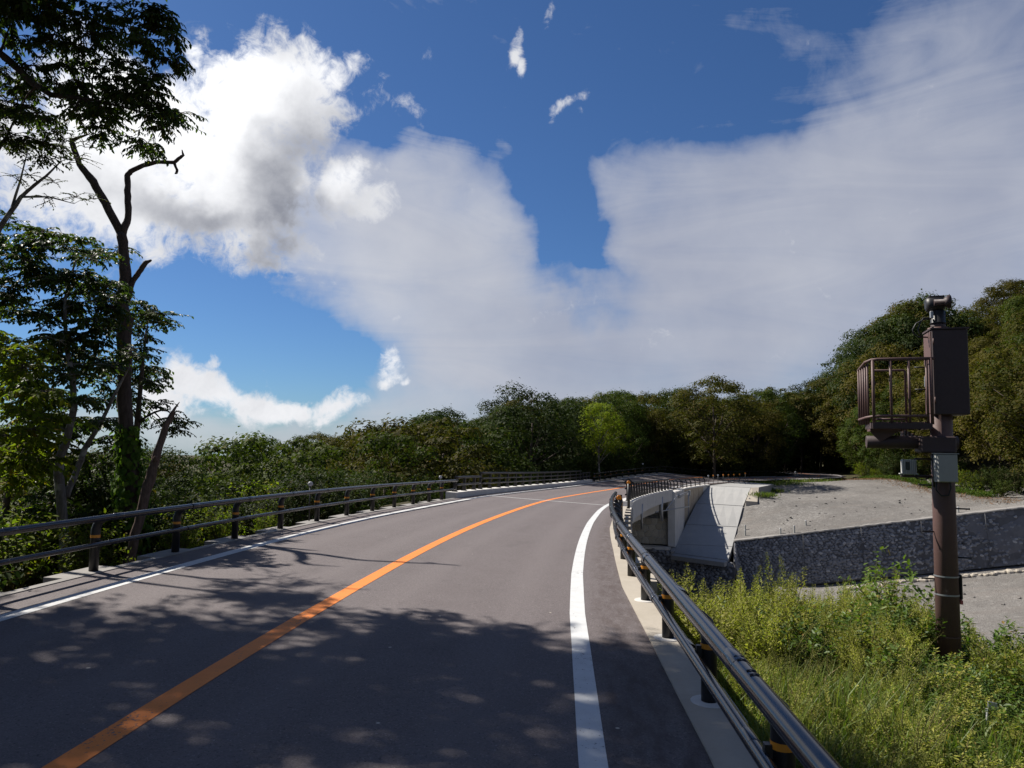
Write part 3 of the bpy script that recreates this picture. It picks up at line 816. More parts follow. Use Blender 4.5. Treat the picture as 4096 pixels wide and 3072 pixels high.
def formed_stones(parent, org, eu, ev, en, w, h, size, gap, depth, mat, seed):
    r = random.Random(seed); pts = []
    nx, ny = int(w / size), int(h / size)
    for j in range(ny):
        for i in range(nx):
            pts.append(((i + .5 + (0.5 if j % 2 else 0) * .9 + r.uniform(-.27, .27)) * w / nx, (j + .5 + r.uniform(-.27, .27)) * h / ny))
    for i in range(len(pts)):
        poly = clip_cell(pts, i, (0, 0, w, h))
        if not poly: continue
        cx = sum(p[0] for p in poly) / len(poly); cy = sum(p[1] for p in poly) / len(poly)
        a = []; b = []; d = depth * r.uniform(.7, 1.25)
        for x, y in poly:
            k = math.hypot(x - cx, y - cy) + 1e-6
            f1 = max(0.1, (k - gap) / k); f2 = max(0.1, (k - gap - .045) / k)
            a.append(org + eu * (cx + (x - cx) * f1) + ev * (cy + (y - cy) * f1))
            b.append(org + eu * (cx + (x - cx) * f2) + ev * (cy + (y - cy) * f2) + en * d)
        n = len(a)
        F = [(k, (k + 1) % n, n + (k + 1) % n, n + k) for k in range(n)]
        c = org + eu * cx + ev * cy + en * (d * 1.25)
        F += [(n + k, n + (k + 1) % n, 2 * n) for k in range(n)]
        MB().add(a + b + [c], F).build('stone', mat, parent)

def stone_wall(label, P0, P1, h0, h1, batter, seed, size, smear=None, facing=None, parts=300, cope=True, thick=0.9, cam_at=Vector((0, 0, 2.0))):
    """a battered rubble wall whose top edge runs from P0 to P1; h0, h1 its heights at the two ends"""
    P0, P1 = Vector(P0), Vector(P1)
    w = thing('stone_wall', label, 'stone wall')
    eu = (P1 - P0); L = Vector((eu.x, eu.y, 0)).length; eh = Vector((eu.x, eu.y, 0)).normalized()
    en = Vector((eh.y, -eh.x, 0))
    if facing is not None and en.dot(facing) < 0: en = -en
    r = random.Random(seed)
    def at(u, v):                        # u along (m), v down from the top (0..1)
        k = u / L; hh = h0 + (h1 - h0) * k; p = P0 + eu * k
        return p + Vector((0, 0, -v * hh)) + en * (batter * v * hh)
    nrm = (en + Vector((0, 0, batter))).normalized()
    nu = max(2, int(L / 1.0))
    secs = []
    for i in range(nu + 1):
        u = L * i / nu
        a, b = at(u, 0), at(u, 1.0)
        secs.append([a - nrm * .02, a - en * thick - Vector((0, 0, 0.01)), b - en * thick * 1.3, b - nrm * .02])
    MB().loft(secs).build('mortar_backing', M['mortar'], w)
    # coping strip of rough concrete on the crest
    cs = MB()
    for i in range(nu + 1): pass
    secs = []
    nn = int(L / 0.4)
    for i in range(nn + 1):
        u = L * i / nn; a = at(u, 0); jz = r.uniform(0, .025); jo = r.uniform(-.03, .05)
        secs.append([a + en * (.10 + jo) + Vector((0, 0, -.03)), a + en * (.06 + jo) + Vector((0, 0, .05 + jz)), a - en * .75 + Vector((0, 0, .07 + jz)), a - en * .75 + Vector((0, 0, -.15))])
    if cope: cs.loft(secs).build('coping', M['concrete_old'], w)
    cand = []
    step_u, step_v = size * 1.02, size * 0.74
    rows = int(max(h0, h1) / step_v)
    for j in range(rows):
        n = int(L / step_u)
        for i in range(n):
            u = (i + .5 + (.5 if j % 2 else 0) + r.uniform(-.28, .28)) * step_u
            k = min(1, u / L); hh = h0 + (h1 - h0) * k
            v = ((j + .5 + r.uniform(-.25, .25)) * step_v) / hh
            if u > L or v > 0.99 or v < 0.02: continue
            if smear is not None and r.random() < smear(k, v): continue
            sz = size * r.choice((.75, .9, 1, 1, 1.1, 1.3))
            cand.append((u, v, sz))
    cand.sort(key=lambda c: -c[2] / (at(c[0], c[1]) - cam_at).length * (1.0 if c[1] < .6 else .55))
    sV, sF, one = [], [], 0
    variants = []
    for vi in range(10):
        n = r.choice((5, 6, 6, 7)); ang = [2 * PI * (k + r.uniform(-.38, .38)) / n for k in range(n)]
        rr = [r.uniform(.72, 1.18) for _ in range(n)]
        V = [(math.cos(a) * q * .66, math.sin(a) * q * .50, -.05) for a, q in zip(ang, rr)]
        V += [(math.cos(a) * q * .54 + .02, math.sin(a) * q * .39, .15 + r.uniform(-.05, .06)) for a, q in zip(ang, rr)]
        V.append((r.uniform(-.06, .06), r.uniform(-.05, .05), .24 + r.uniform(-.05, .06)))
        F = [(k, (k + 1) % n, n + (k + 1) % n, n + k) for k in range(n)] + [(n + k, n + (k + 1) % n, 2 * n) for k in range(n)]
        me = bpy.data.meshes.new('stone'); me.from_pydata(V, [], F); me.materials.append(M['stone_dark'])
        variants.append((np.array(V), F, me))
    q4, t3 = [], []
    for idx, (u, v, sz) in enumerate(cand):
        p = at(u, v); tilt = r.uniform(-.6, .6)
        a = (eu.normalized() * math.cos(tilt) + nrm.cross(eu.normalized()) * math.sin(tilt)).normalized()
        b = nrm.cross(a).normalized()
        n2 = (nrm + a * r.uniform(-.22, .22) + b * r.uniform(-.22, .22)).normalized()
        b = n2.cross(a).normalized(); a = b.cross(n2)
        Vn, F, me = variants[idx % 10]
        if idx < parts:
            o = link('stone', me, w)
            mm = Matrix((a * sz, b * sz, n2 * sz)).transposed().to_4x4(); mm.translation = p
            o.matrix_world = mm
        else:
            A = np.array([a, b, n2]) * sz
            base = len(sV) * 0 + sum(len(x) for x in sV)
            sV.append(Vn @ A + np.array(p))
            for f in F: (q4 if len(f) == 4 else t3).append([i + base for i in f])
    if sV:
        me = mesh_np('rubble_stones', np.concatenate(sV), [np.array(q4), np.array(t3)], (M['stone_dark'],))
        tag(link('rubble_stones', me, w), kind='stuff')
    return w, at, en

# far abutment face of formed stones, seen through the bridge
q0 = so(79.4, -4.3); q1 = so(79.4, edge_r(80) + 0.15)
eu = (q1 - q0); eu.z = 0; wlen = eu.length; eu.normalize()
en = Vector((eu.y, -eu.x, 0))
zb = -6.45
formed_stones(abut, Vector((q0.x, q0.y, zb)) + en * 0.01, eu, Vector((0, 0, 1)), en, wlen, 2.25, 0.55, 0.020, 0.035, M['stone_tan'], 3)
MB().box(Vector((q0.x, q0.y, zb - .20)) + eu * (wlen / 2 - .2) + en * 0.45, (wlen + 1.0, 1.3, 0.22), eu, en).build('footing', M['concrete'], abut)

# wing wall beyond the abutment
ww = MB(); road_bar(ww, 84.95, 98.4, lambda s: edge_r(s) + 0.10, lambda s: edge_r(s) + 0.46, -4.2, -0.05, 0.5)
wing = ww.build('wing_wall', M['concrete'], bridge)
for i in range(6):
    a = 84.98 + i * 2.23; b = min(a + 2.21, 98.38)
    V = []; nx, nz = 10, 9; F = []
    for ix in range(nx + 1):
        s = a + (b - a) * ix / nx
        for iz in range(nz + 1):
            p = so(s, edge_r(s) + 0.47, -4.15 + 4.20 * iz / nz)
            edge = ix in (0, nx) or iz in (0, nz)
            k = 0.0 if edge else 0.045 + 0.045 * mnoise.noise(p * 2.3 + Vector((i, 0, 0)))
            V.append(p + o_dir(s) * k)
    for ix in range(nx):
        for iz in range(nz):
            F.append((ix * (nz + 1) + iz, (ix + 1) * (nz + 1) + iz, (ix + 1) * (nz + 1) + iz + 1, ix * (nz + 1) + iz + 1))
    link('panel', mesh_np('panel', V, np.array(F), (M['concrete'] if i in (0, 5) else M['stained_concrete'],)), wing)
MB().loft([[so(s, edge_r(s) + o, z) for o, z in ((0.05, -.04), (0.56, -.04), (0.56, .07), (0.05, .07))] for s in np.linspace(84.9, 98.5, 20)]).build('cap', M['concrete'], wing)

# drain pipes and service box on the bridge
def vpipe(x, y, z0, z1, r, name='drain_pipe'):
    return MB().tube([(x, y, z0), (x, y, z1)], r, 10).build(name, M['steel'], bridge)
vpipe(11.72, 58.0, -3.75, -1.9, 0.30 * .5); vpipe(7.57, 43.0, -2.75, -1.3, 0.07)
vpipe(16.80, 70.4, -4.55, -2.3, 0.06)
MB().tube([(11.2, 57.6, -3.05), (15.2, 63.4, -3.05)], 0.05, 8).build('drain_pipe', M['steel'], bridge)
MB().tube([(13.9, 61.8, -1.95), (12.2, 58.6, -2.95)], 0.035, 8).build('brace', M['steel'], bridge)
MB().tube([(14.75, 65.7, -2.35), (14.95, 65.6, -2.25), (16.6, 69.9, -2.18)], 0.06, 8).build('conduit', M['steel'], bridge)
MB().tube([(14.75, 65.7, -2.50), (14.95, 65.6, -2.42), (16.6, 69.9, -2.35)], 0.04, 8).build('conduit', M['steel'], bridge)
MB().box((16.98, 70.7, -2.35), (0.16, .42, .5), o_dir(86), s_dir(86)).build('service_box', M['greybox'], bridge)
MB().tube([(6.25, 37.6, -2.9), (5.9, 36.4, -3.5), (5.55, 35.6, -3.8)], 0.10, 10).build('drain_pipe', M['steel'], bridge)

# ------------------------------------------------------------------ pale concrete slope beside the bridge
rowsL = [(21.55, 80.8, -2.14), (18.9, 75.9, -3.69), (16.6, 70.5, -5.27), (14.5, 65.2, -6.45), (13.84, 63.0, -6.90)]
rowsR = [(24.66, 76.5, -2.09), (22.72, 72.9, -3.68), (20.96, 69.0, -5.30), (18.75, 63.2, -6.33), (17.28, 59.4, -6.88)]
slope = thing('concrete_slope', 'large pale concrete slope falling from the road to the channel beside the bridge', 'concrete slope')
for i in range(4):
    a0, a1, b0, b1 = [Vector(p) for p in (rowsL[i], rowsR[i], rowsL[i + 1], rowsR[i + 1])]
    n = 5; mb = MB(); g = 0.012
    top = [[a0.lerp(a1, k / n).lerp(b0.lerp(b1, k / n), t) for k in range(n + 1)] for t in (g, 1 - g)]
    V = top[0] + top[1] + [p - Vector((0, 0, .5)) for p in top[0] + top[1]]
    m1 = n + 1
    F = [(k, k + 1, m1 + k + 1, m1 + k) for k in range(n)] + [(2 * m1 + k, 3 * m1 + k, 3 * m1 + k + 1, 2 * m1 + k + 1) for k in range(n)]
    F += [(0, m1, 3 * m1, 2 * m1), (n, 2 * m1 + n, 3 * m1 + n, m1 + n)]
    F += [(k, 2 * m1 + k, 2 * m1 + k + 1, k + 1) for k in range(n)] + [(m1 + k, m1 + k + 1, 3 * m1 + k + 1, 3 * m1 + k) for k in range(n)]
    mb.add(V, F).build('slab', M['pale_concrete'], slope)
lip = MB()
a, b = Vector(rowsL[4]), Vector(rowsR[4]); out = Vector(((b - a).y, -(b - a).x, 0)).normalized()
lip.prism([a + Vector((0, 0, -.04)), b + Vector((0, 0, -.04)), b + out * .55 + Vector((0, 0, -.14)), a + out * .55 + Vector((0, 0, -.14))], (0, 0, -.35), (0, 0, 0)).build('toe_slab', M['pale_concrete'], slope)
MB().loft([[Vector(p) + Vector((-.30, .1, dz)) for dz in (-.8,)] + [Vector(p) + Vector((-.30, .1, .12)), Vector(p) + Vector((-.02, 0, .12)), Vector(p) + Vector((-.02, 0, -.8))] for p in (rowsL[3], rowsL[4])]).build('side_curb', M['pale_concrete'], slope)
# level platform at the head of the slope and its pale flank
pl = [(21.6, 80.85, -2.13), (24.66, 76.55, -2.08), (25.6, 77.1, -2.09), (30.0, 85.0, -2.12), (27.6, 89.6, -2.09), (24.0, 84.6, -2.15)]
MB().prism(pl, (0, 0, -1.5), (0, 0, 0)).build('head_platform', M['pale_concrete'], slope)
fl = [Vector(p) for p in ((24.66, 76.5, -2.09), (23.0, 73.0, -3.20), (24.0, 72.6, -3.25), (25.62, 77.0, -2.09))]
MB().prism([p + Vector((.03, -.03, .0)) for p in fl], (0, 0, -2.2), (0, 0, 0.015)).build('flank_slab', M['kerb'], slope)

# ------------------------------------------------------------------ ground
W0, W1 = Vector((19.35, 64.6, -6.05)), Vector((40.89, 59.4, -2.44))
wdir = Vector((W1.x - W0.x, W1.y - W0.y, 0)).normalized(); wn = Vector((-wdir.y, wdir.x, 0))   # wn points away from the camera
WSL = (W1.z - W0.z) / Vector((W1.x - W0.x, W1.y - W0.y)).length

class TPS:
    def __init__(s, pts, lam=0.0):
        P = np.array(pts, float); s.P = P[:, :2] / 30.0; n = len(P)
        d = np.linalg.norm(s.P[:, None] - s.P[None], axis=2)
        K = s.U(d) + lam * np.eye(n)
        Q = np.c_[np.ones(n), s.P]
        A = np.block([[K, Q], [Q.T, np.zeros((3, 3))]])
        s.w = np.linalg.solve(A, np.r_[P[:, 2], 0, 0, 0])
    @staticmethod
    def U(r): return np.where(r > 1e-9, r * r * np.log(np.maximum(r, 1e-9)), 0)
    def __call__(s, X, Y):
        X = np.asarray(X, float); Y = np.asarray(Y, float); sh = X.shape
        q = np.c_[X.ravel(), Y.ravel()] / 30.0
        out = np.empty(len(q))
        for i in range(0, len(q), 4000):
            d = np.linalg.norm(q[i:i + 4000, None] - s.P[None], axis=2)
            out[i:i + 4000] = s.U(d) @ s.w[:-3] + s.w[-3] + q[i:i + 4000] @ s.w[-2:]
        return out.reshape(sh)

cp = []
for s_ in range(0, 46, 5):
    for o, dz in ((-4.6, -.35), (-8, -1.35), (-14, -3.6), (-24, -7.0), (-40, -11), (-70, -17)):
        p = so(s_, o); cp.append((p.x, p.y, road_z(*so(s_, -3)[:2]) + dz))
for s_ in (52, 60, 68, 74):
    for o, z in ((-10, -10.2), (-20, -11.2), (-40, -14), (-70, -18)):
        p = so(s_, o); cp.append((p.x, p.y, z))
for s_ in (54, 62, 70, 76):
    for o, z in ((-3, -9.6), (4, -9.6)):
        p = so(s_, o); cp.append((p.x, p.y, z))
for s_ in (84, 92, 100, 110, 122):
    for o, z in ((-4.6, -2.1), (-10, -2.6), (-20, -3.6), (-40, -5.0), (-80, -8)):
        p = so(s_, o); cp.append((p.x, p.y, z))
for s_ in (3, 8, 14, 20, 26, 32, 38, 43):
    p = so(s_, 4.9); cp.append((p.x, p.y, p.z - 0.95 - max(0, s_ - 22) * .15))
cp += [(4.8, 11, -1.15), (6.8, 11.7, -1.5), (5.5, 7.5, -1.25), (8.5, 8, -1.7), (11, 11, -2.2), (9.4, 14.5, -2.0), (7.0, 17, -1.6), (8.0, 21, -3.2), (5.8, 24, -2.9), (6.5, 30, -5.4), (12, 18, -3.4), (14, 15, -3.4), (13, 24, -5.2), (11, 30, -6.2), (9, 37, -7.6),
       (11, 44, -9.2), (16, 54, -9.9), (20, 60, -9.9), (25.5, 61.5, -9.4), (31, 60.5, -8.4), (36, 59.5, -7.6), (41, 58.5, -6.75), (50, 56.5, -5.2), (24, 50, -9.2), (30, 46, -8.4), (38, 44, -7.6), (28, 38, -8.2), (20, 34, -7.7), (24, 28, -6.9), (34, 30, -7.2),
       (48, 38, -5.8), (22, 20, -5.4), (18, 12, -3.6), (14, 6, -2.4), (10, 2, -1.6), (8, -6, -1.4), (20, -4, -3), (40, 12, -5.6), (60, 20, -4), (60, 45, -3.5), (80, 30, 2), (16, 66, -8.5)]
G_main = TPS(cp, 0.002)

ct = []
for k in np.linspace(-.3, 2.2, 11):
    p = W0 + (W1 - W0) * k; ct.append((p.x, p.y, p.z + .03))
for p in rowsR[:4]: ct.append((p[0] + .25, p[1], p[2] - .12)); 
for p in rowsL[:4]: ct.append((p[0], p[1], p[2] - .9))
ct += [(24.3, 72.6, -3.3), (26.8, 76.5, -3.2), (31.0, 84.0, -3.0), (32.5, 88.0, -2.6), (28, 70, -3.5), (33, 72, -2.9), (40, 72, -2.7), (40, 66, -2.9), (48, 66, -2.0), (48, 74, -2.2), (38, 82, -2.5), (45, 82, -2.2), (36, 92, -2.2), (44, 96, -2.0), (51, 88, -1.4),
(56, 70, -1.8), (58, 84, -1.8), (60, 100, -1.8), (90, 70, -1.8), (95, 95, -1.8), (104, 120, -1.8), (130, 110, -1.8), (130, 60, -1.8), (30, 99, -2.6), (24, 92, -2.8), (22, 104, -3.2), (40, 118, -2.6), (60, 130, -1.8), (10, 120, -4.5), (30, 160, -4), (90, 170, -2), (160, 170, -2)]
for s_ in (100, 106, 112, 120, 128):
    for o in (-4.5, 0, 4.5):
        p = so(s_, o); ct.append((p.x, p.y, p.z - .42))

_terr0 = TPS(ct, 0.002)
def hill_edge(Y): return np.interp(Y, [60, 71, 104, 110, 117, 128, 140, 170], [47.2, 47.6, 50.5, 52.0, 53.5, 53, 56, 75])
def G_terr(X, Y):
    X = np.asarray(X, float); Y = np.asarray(Y, float)
    e = X - hill_edge(Y)
    rise = np.where(e > 0, 0.62 * (np.sqrt(np.minimum(e, 42) ** 2 + 4) - 2), 0)
    return _terr0(X, Y) + rise

def in_terr(X, Y):
    u = (X - W0.x) * wdir.x + (Y - W0.y) * wdir.y
    v = (X - W0.x) * wn.x + (Y - W0.y) * wn.y
    return u, v
def ground_z(x, y):
    u, v = in_terr(x, y)
    if v > -0.05 and u > -2.5: return float(G_terr(np.array([x]), np.array([y]))[0])
    return float(G_main(np.array([x]), np.array([y]))[0])

def stretched(lo, hi, fine, far, n_far=26):
    a = np.arange(lo, hi + 1e-6, fine)
    g = np.geomspace(fine * 2, far, n_far)
    return np.r_[lo - np.cumsum(g)[::-1] * 1.0, a, hi + np.cumsum(g)]
gx = stretched(-62, 84, 0.9, 900); gy = stretched(-12, 128, 0.9, 900)
X, Y = np.meshgrid(gx, gy, indexing='ij')
Zc = np.clip
Xc, Yc = Zc(X, -75, 110), Zc(Y, -12, 135)
Z = G_main(Xc, Yc)
far = np.maximum(np.abs(X - Xc), np.abs(Y - Yc))
Z = Z - 0.055 * np.minimum(far, 1400) * np.where(X < 40, 1, -0.2)
# keep it under the road and under the upper terrace
for i in range(len(gx)):
    for j in range(len(gy)):
        x, y = gx[i], gy[j]
        if -14 < y < 112 and -12 < x < 60:
            s_, o_ = nearest_so(x, y)
            if abs(o_) < 4.9 and not (46.5 < s_ < 79.8):
                Z[i, j] = min(Z[i, j], road_z(x, y) - 0.45)
u, v = in_terr(X, Y)
inside = (v > 0.3) & (u > -1.5) & (Y < 420) & (X < 300)
Tz = G_terr(Zc(X, 0, 170), Zc(Y, 55, 180))
Z = np.where(inside, np.minimum(Z, Tz - 0.9), Z)
nx, ny = X.shape
ii = np.arange(nx * ny).reshape(nx, ny)
F = np.stack([ii[:-1, :-1], ii[1:, :-1], ii[1:, 1:], ii[:-1, 1:]], -1).reshape(-1, 4)
# gravel on the channel bed, soil elsewhere
cxm = (X[:-1, :-1] + X[1:, 1:]) / 2; cym = (Y[:-1, :-1] + Y[1:, 1:]) / 2
zm = (Z[:-1, :-1] + Z[1:, 1:]) / 2
is_gravel = (cxm > 6) & (cym > 22) & (cym < 75) & (zm < -4.2) & (cxm < 70)
ground = link('ground', mesh_np('ground', np.stack([X, Y, Z], -1).reshape(-1, 3), F, (M['soil'], M['gravel']), True, None, is_gravel.ravel().astype(int)))
tag(ground, kind='structure')

us = np.r_[np.arange(-2.6, 60, 0.8), np.arange(60, 150, 6.0)]
vs = np.r_[-0.02, np.arange(0.5, 62, 0.8), np.arange(62, 150, 6.0)]
U2, V2 = np.meshgrid(us, vs, indexing='ij')
X2 = W0.x + U2 * wdir.x + V2 * wn.x; Y2 = W0.y + U2 * wdir.y + V2 * wn.y
Z2 = G_terr(np.minimum(X2, 165), np.minimum(Y2, 178))
nz = np.array([mnoise.noise(Vector((x * .35, y * .35, 0))) * .10 + mnoise.noise(Vector((x * 1.3, y * 1.3, 3))) * .05 for x, y in zip(X2.ravel(), Y2.ravel())]).reshape(X2.shape)
Z2 = Z2 + nz * np.clip(V2 / 2.0, 0, 1)
for i in range(len(us)):
    for j in range(len(vs)):
        x, y = X2[i, j], Y2[i, j]
        if y > 74 and x < 112:
            s_, o_ = nearest_so(x, y)
            if abs(o_) < 4.6: Z2[i, j] = min(Z2[i, j], road_z(x, y) - 0.40)
n2 = len(us); m2 = len(vs)
ii = np.arange(n2 * m2).reshape(n2, m2)
F = np.stack([ii[:-1, :-1], ii[1:, :-1], ii[1:, 1:], ii[:-1, 1:]], -1).reshape(-1, 4)
slopez = (np.abs(Z2[1:, 1:] - Z2[:-1, :-1]))
soil2 = ((X2[:-1, :-1] > hill_edge(Y2[:-1, :-1]) + 1.5) & (Y2[:-1, :-1] > 65.5) | (Y2[:-1, :-1] > 108)).astype(int)
terrace = link('gravel_terrace', mesh_np('gravel_terrace', np.stack([X2, Y2, Z2], -1).reshape(-1, 3), F, (M['gravel'], M['soil']), True, None, soil2.ravel()))
tag(terrace, kind='structure')

# ------------------------------------------------------------------ rubble walls of the channel
smear = lambda k, v: 0.05 if k < .30 else min(.80, .05 + (k - .30) * 1.6)
sw, sw_at, sw_n = stone_wall('long dark rubble stone wall holding the gravel flat above the channel', W0, W1 + (W1 - W0) * 0.32, 4.1, 4.3, 0.22, 11, 0.25, smear, Vector((0, -1, 0)))
# smeared pale mortar over the right part of the wall
V = []; F = []; n = 90; mrow = 18
L = (W1 - W0).length * 1.32
r_ = random.Random(5)
for i in range(n + 1):
    u_ = (Vector((W1.x - W0.x, W1.y - W0.y)).length * 1.32) * (0.38 + 0.62 * i / n)
    for j in range(mrow + 1):
        p = sw_at(u_, 0.02 + 0.97 * j / mrow)
        f_ = min(1.0, i / n * 2.0); k = -.12 + .135 * f_ + (.06 + .05 * f_) * mnoise.noise(p * .9) + .05 * mnoise.noise(p * 2.7)
        V.append(p + sw_n * k)
for i in range(n):
    for j in range(mrow):
        F.append((i * (mrow + 1) + j, (i + 1) * (mrow + 1) + j, (i + 1) * (mrow + 1) + j + 1, i * (mrow + 1) + j + 1))
link('mortar_smear', mesh_np('mortar_smear', V, np.array(F), (M['mortar_pale'],), True), sw)
Lw = Vector((W1.x - W0.x, W1.y - W0.y)).length * 1.32
for k in (.14, .29, .44, .60, .76):                                  # weep holes
    p = sw_at(k * Lw, .52); 
    MB().tube([p - sw_n * .1, p + sw_n * .20], 0.06, 10).build('weep_hole', M['black'], sw)
for k in (.19, .345, .50, .66):                                      # vertical joints
    MB().tube([sw_at(k * Lw, v_) + sw_n * .13 for v_ in np.linspace(.02, .98, 6)], 0.025, 5).build('joint', M['mortar'], sw)
stone_wall('dark shaded rubble wall under the foot of the pale concrete slope', (13.5, 63.35, -7.0), (17.7, 58.9, -7.0), 3.0, 3.0, 0.15, 12, 0.30, lambda k, v: .15, Vector((0, -1, 0)), 60, False, .10)
stone_wall('short rubble wall turning the corner below the right edge of the slope', (17.7, 58.95, -6.95), (19.5, 64.9, -6.1), 3.0, 3.9, 0.15, 13, 0.30, lambda k, v: .1, Vector((1, -.3, 0)), 40, False, .10)
stone_wall('dark rubble wall below the footing of the far bridge abutment', tuple(so(78.6, -5.0).xy) + (-6.65,), (13.9, 63.2, -6.8), 3.0, 3.0, 0.12, 14, 0.34, lambda k, v: .2, Vector((0, -1, 0)), 80, False)
# pale rubble edging at the foot of the long wall
mb = MB(); r_ = random.Random(2)
for i in range(70):
    u_ = Lw * (.30 + .70 * i / 70); p = sw_at(u_, 1.0) + sw_n * r_.uniform(.9, 1.5)
    p.z = float(G_main(np.array([p.x]), np.array([p.y]))[0]) + .05
    s1 = r_.uniform(.18, .45)
    mb.box(p, (s1 * 1.6, s1, s1 * .7), (math.cos(i), math.sin(i), .1), (-math.sin(i), math.cos(i), 0), bev=s1 * .2)
tag(mb.build('rubble_edging', M['kerb']), 'pale row of rubble along the foot of the long stone wall', 'rubble', kind='stuff')
# loose stones strewn over the gravel
mb = MB(); r_ = random.Random(8)
for i in range(260):
    if i < 170:
        u_, v_ = r_.uniform(.5, 32), abs(r_.gauss(0, 9)) + .4
        x, y = W0.x + u_ * wdir.x + v_ * wn.x, W0.y + u_ * wdir.y + v_ * wn.y
        if x < 23.5 + .2 * v_ or nearest_so(x, y)[1] < 8.5: continue
        z = float(G_terr(np.array([x]), np.array([y]))[0])
    else:
        x, y = r_.uniform(18, 44), r_.uniform(36, 57); z = float(G_main(np.array([x]), np.array([y]))[0])
    s1 = r_.choice((.05, .06, .08, .08, .12, .16)); an = r_.uniform(0, 6)
    mb.box((x, y, z + s1 * .25), (s1 * 1.5, s1, s1 * .8), (math.cos(an), math.sin(an), .2), (-math.sin(an), math.cos(an), 0.1), (0, -.1, 1), bev=s1 * .25)
tag(mb.build('loose_stones', M['gravel']), kind='stuff')

# ------------------------------------------------------------------ marker stakes
for (x, y, z, h), lab in zip([(22.49, 62.0, 0, .62), (21.37, 68.0, 0, .45), (20.74, 66.0, 0, .5), (23.53, 73.5, 0, .45), (23.2, 64.2, 0, .5), (25.7, 65.0, 0, .48), (36.9, 61.5, 0, .5)],
        ['grey marker stake on the wall crest, tallest, near the slope corner', 'upper of two grey marker stakes at the right edge of the slope', 'lower of two grey marker stakes at the right edge of the slope', 'small grey stake beside the pale flank at the head of the slope', 'grey stake on the gravel just behind the wall crest', 'grey marker stake on the open gravel farther back from the wall', 'pale marker stake behind the wall crest to the right of the brown pole']):
    z = ground_z(x, y)
    if lab.startswith('grey marker stake on the wall crest'):
        x, y = 24.2, 63.7; z = ground_z(x, y)
    t = thing('marker_stake', lab, 'stake', (x, y, z), 0.3)
    MB().box((0, 0, h / 2 - .1), (.11, .11, h + .2), bev=.012).build('stake', M['greybox'], t)
    MB().box((0, 0, h - .03), (.12, .12, .06), bev=.01).build('painted_top', M['silver'], t)

# ------------------------------------------------------------------ delineators
def round_reflector(parent, p, face, r, mat, back=True):
    f = Vector(face).normalized(); p = Vector(p)
    MB().tube([p - f * .03, p - f * .028, p + f * .006, p + f * .012], [r * .6, r * 1.12, r * 1.12, r * 1.02], 20).build('housing', M['black'] if back else M['silver'], parent)
    MB().tube([p + f * .0125, p + f * .018, p + f * .022], [r * 1.0, r * .9, r * .5], 20).build('lens', mat, parent)
def toward_cam(p): return Vector((0 - p.x, 0 - p.y, 0)).normalized()
for s_, o, z, lab, r in ((30.5, -4.02, .93, 'round silver delineator above the left guard rail, nearer to the camera', .058), (42.5, -3.72, .93, 'round silver delineator at the end of the left guard rail by the bridge', .06), (99.5, -3.9, 1.15, 'tiny round silver delineator on the distant guard rail past the bridge', .09), (122.0, 3.9, .95, 'tiny pale delineator by the far road near the wood', .09)):
    p = so(s_, o)
    t = thing('delineator', lab, 'delineator')
    MB().tube([p + Vector((0, 0, -.1)), p + Vector((0, 0, z - r * .8))], .018, 8).build('stem', M['black'], t)
    round_reflector(t, p + Vector((0, 0, z)), toward_cam(p), r, M['silver'], False)
for s_, lab, r, dia in ((34.3, 'large orange round reflector on a black post at the right guard rail', .075, False), (46.2, 'orange round reflector on a diamond plate at the start of the bridge railing', .085, True)):
    o = 3.72 if not dia else 3.92
    p = so(s_, o); zz = .80 if not dia else 1.10
    t = thing('delineator', lab, 'delineator')
    MB().tube([p + Vector((0, 0, -.1)), p + Vector((0, 0, zz - .05))], .035 if not dia else .06, 10).build('stem', M['black'], t)
    f = toward_cam(p); q = Vector((-f.y, f.x, 0)); c = p + Vector((0, 0, zz))
    if dia:
        MB().prism([c + q * .23, c + Vector((0, 0, .19)), c - q * .23, c - Vector((0, 0, .19))], -f * .06, -f * .035).build('back_plate', M['black'], t)
    else:
        MB().box(c - f * .05, (.17, .04, .17), q, f).build('back_plate', M['black'], t)
    round_reflector(t, c, f, r, M['orange_lens'])
ords = ['first', 'second', 'third', 'fourth', 'fifth', 'sixth', 'seventh', 'eighth']
for i in range(8):
    s_ = [98.9, 100.7, 102.3, 104.0, 105.6, 107.2, 108.8, 110.4][i]
    p = so(s_, 4.0)
    t = thing('delineator', '%s thin pole with orange reflector along the pale platform, counted from the bridge' % ords[i], 'delineator', group='row of orange delineators past the bridge')
    MB().tube([p + Vector((0, 0, -.3)), p + Vector((0, 0, .93))], .024, 8).build('stem', M['black'], t)
    round_reflector(t, p + Vector((0, 0, .98)), toward_cam(p), .085, M['silver'] if i in (0, 2) else M['orange_lens'])

# warning sign standing back in the shade of the wood
t = thing('road_sign', 'diamond shaped yellow warning sign in the shade of the far wood', 'road sign', (38.6, 113.2, ground_z(38.6, 113.2)), 0.0)
MB().tube([(0, 0, -.3), (0, 0, 2.9)], .038, 10).build('pole', M['steel'], t)
MB().prism([(.45, -.05, 2.35), (0, -.05, 2.80), (-.45, -.05, 2.35), (0, -.05, 1.90)], (0, 0, 0), (0, .02, 0)).build('plate', M['orange_lens'], t)
MB().prism([(-.04, -.054, 2.2), (.06, -.054, 2.2), (.04, -.054, 2.45), (.14, -.054, 2.42), (-.02, -.054, 2.6), (-.12, -.054, 2.42), (-.04, -.054, 2.44)], (0, -.002, 0), (0, .002, 0)).build('arrow', M['black'], t)

# ------------------------------------------------------------------ brown pole with cabinet, balcony and camera
PB = Vector((6.80, 11.7, 0.0)); PROT = math.radians(-17.0)
pole = thing('equipment_pole', 'tall brown steel pole with balcony and dark cabinet standing in the weeds', 'pole', PB, PROT)
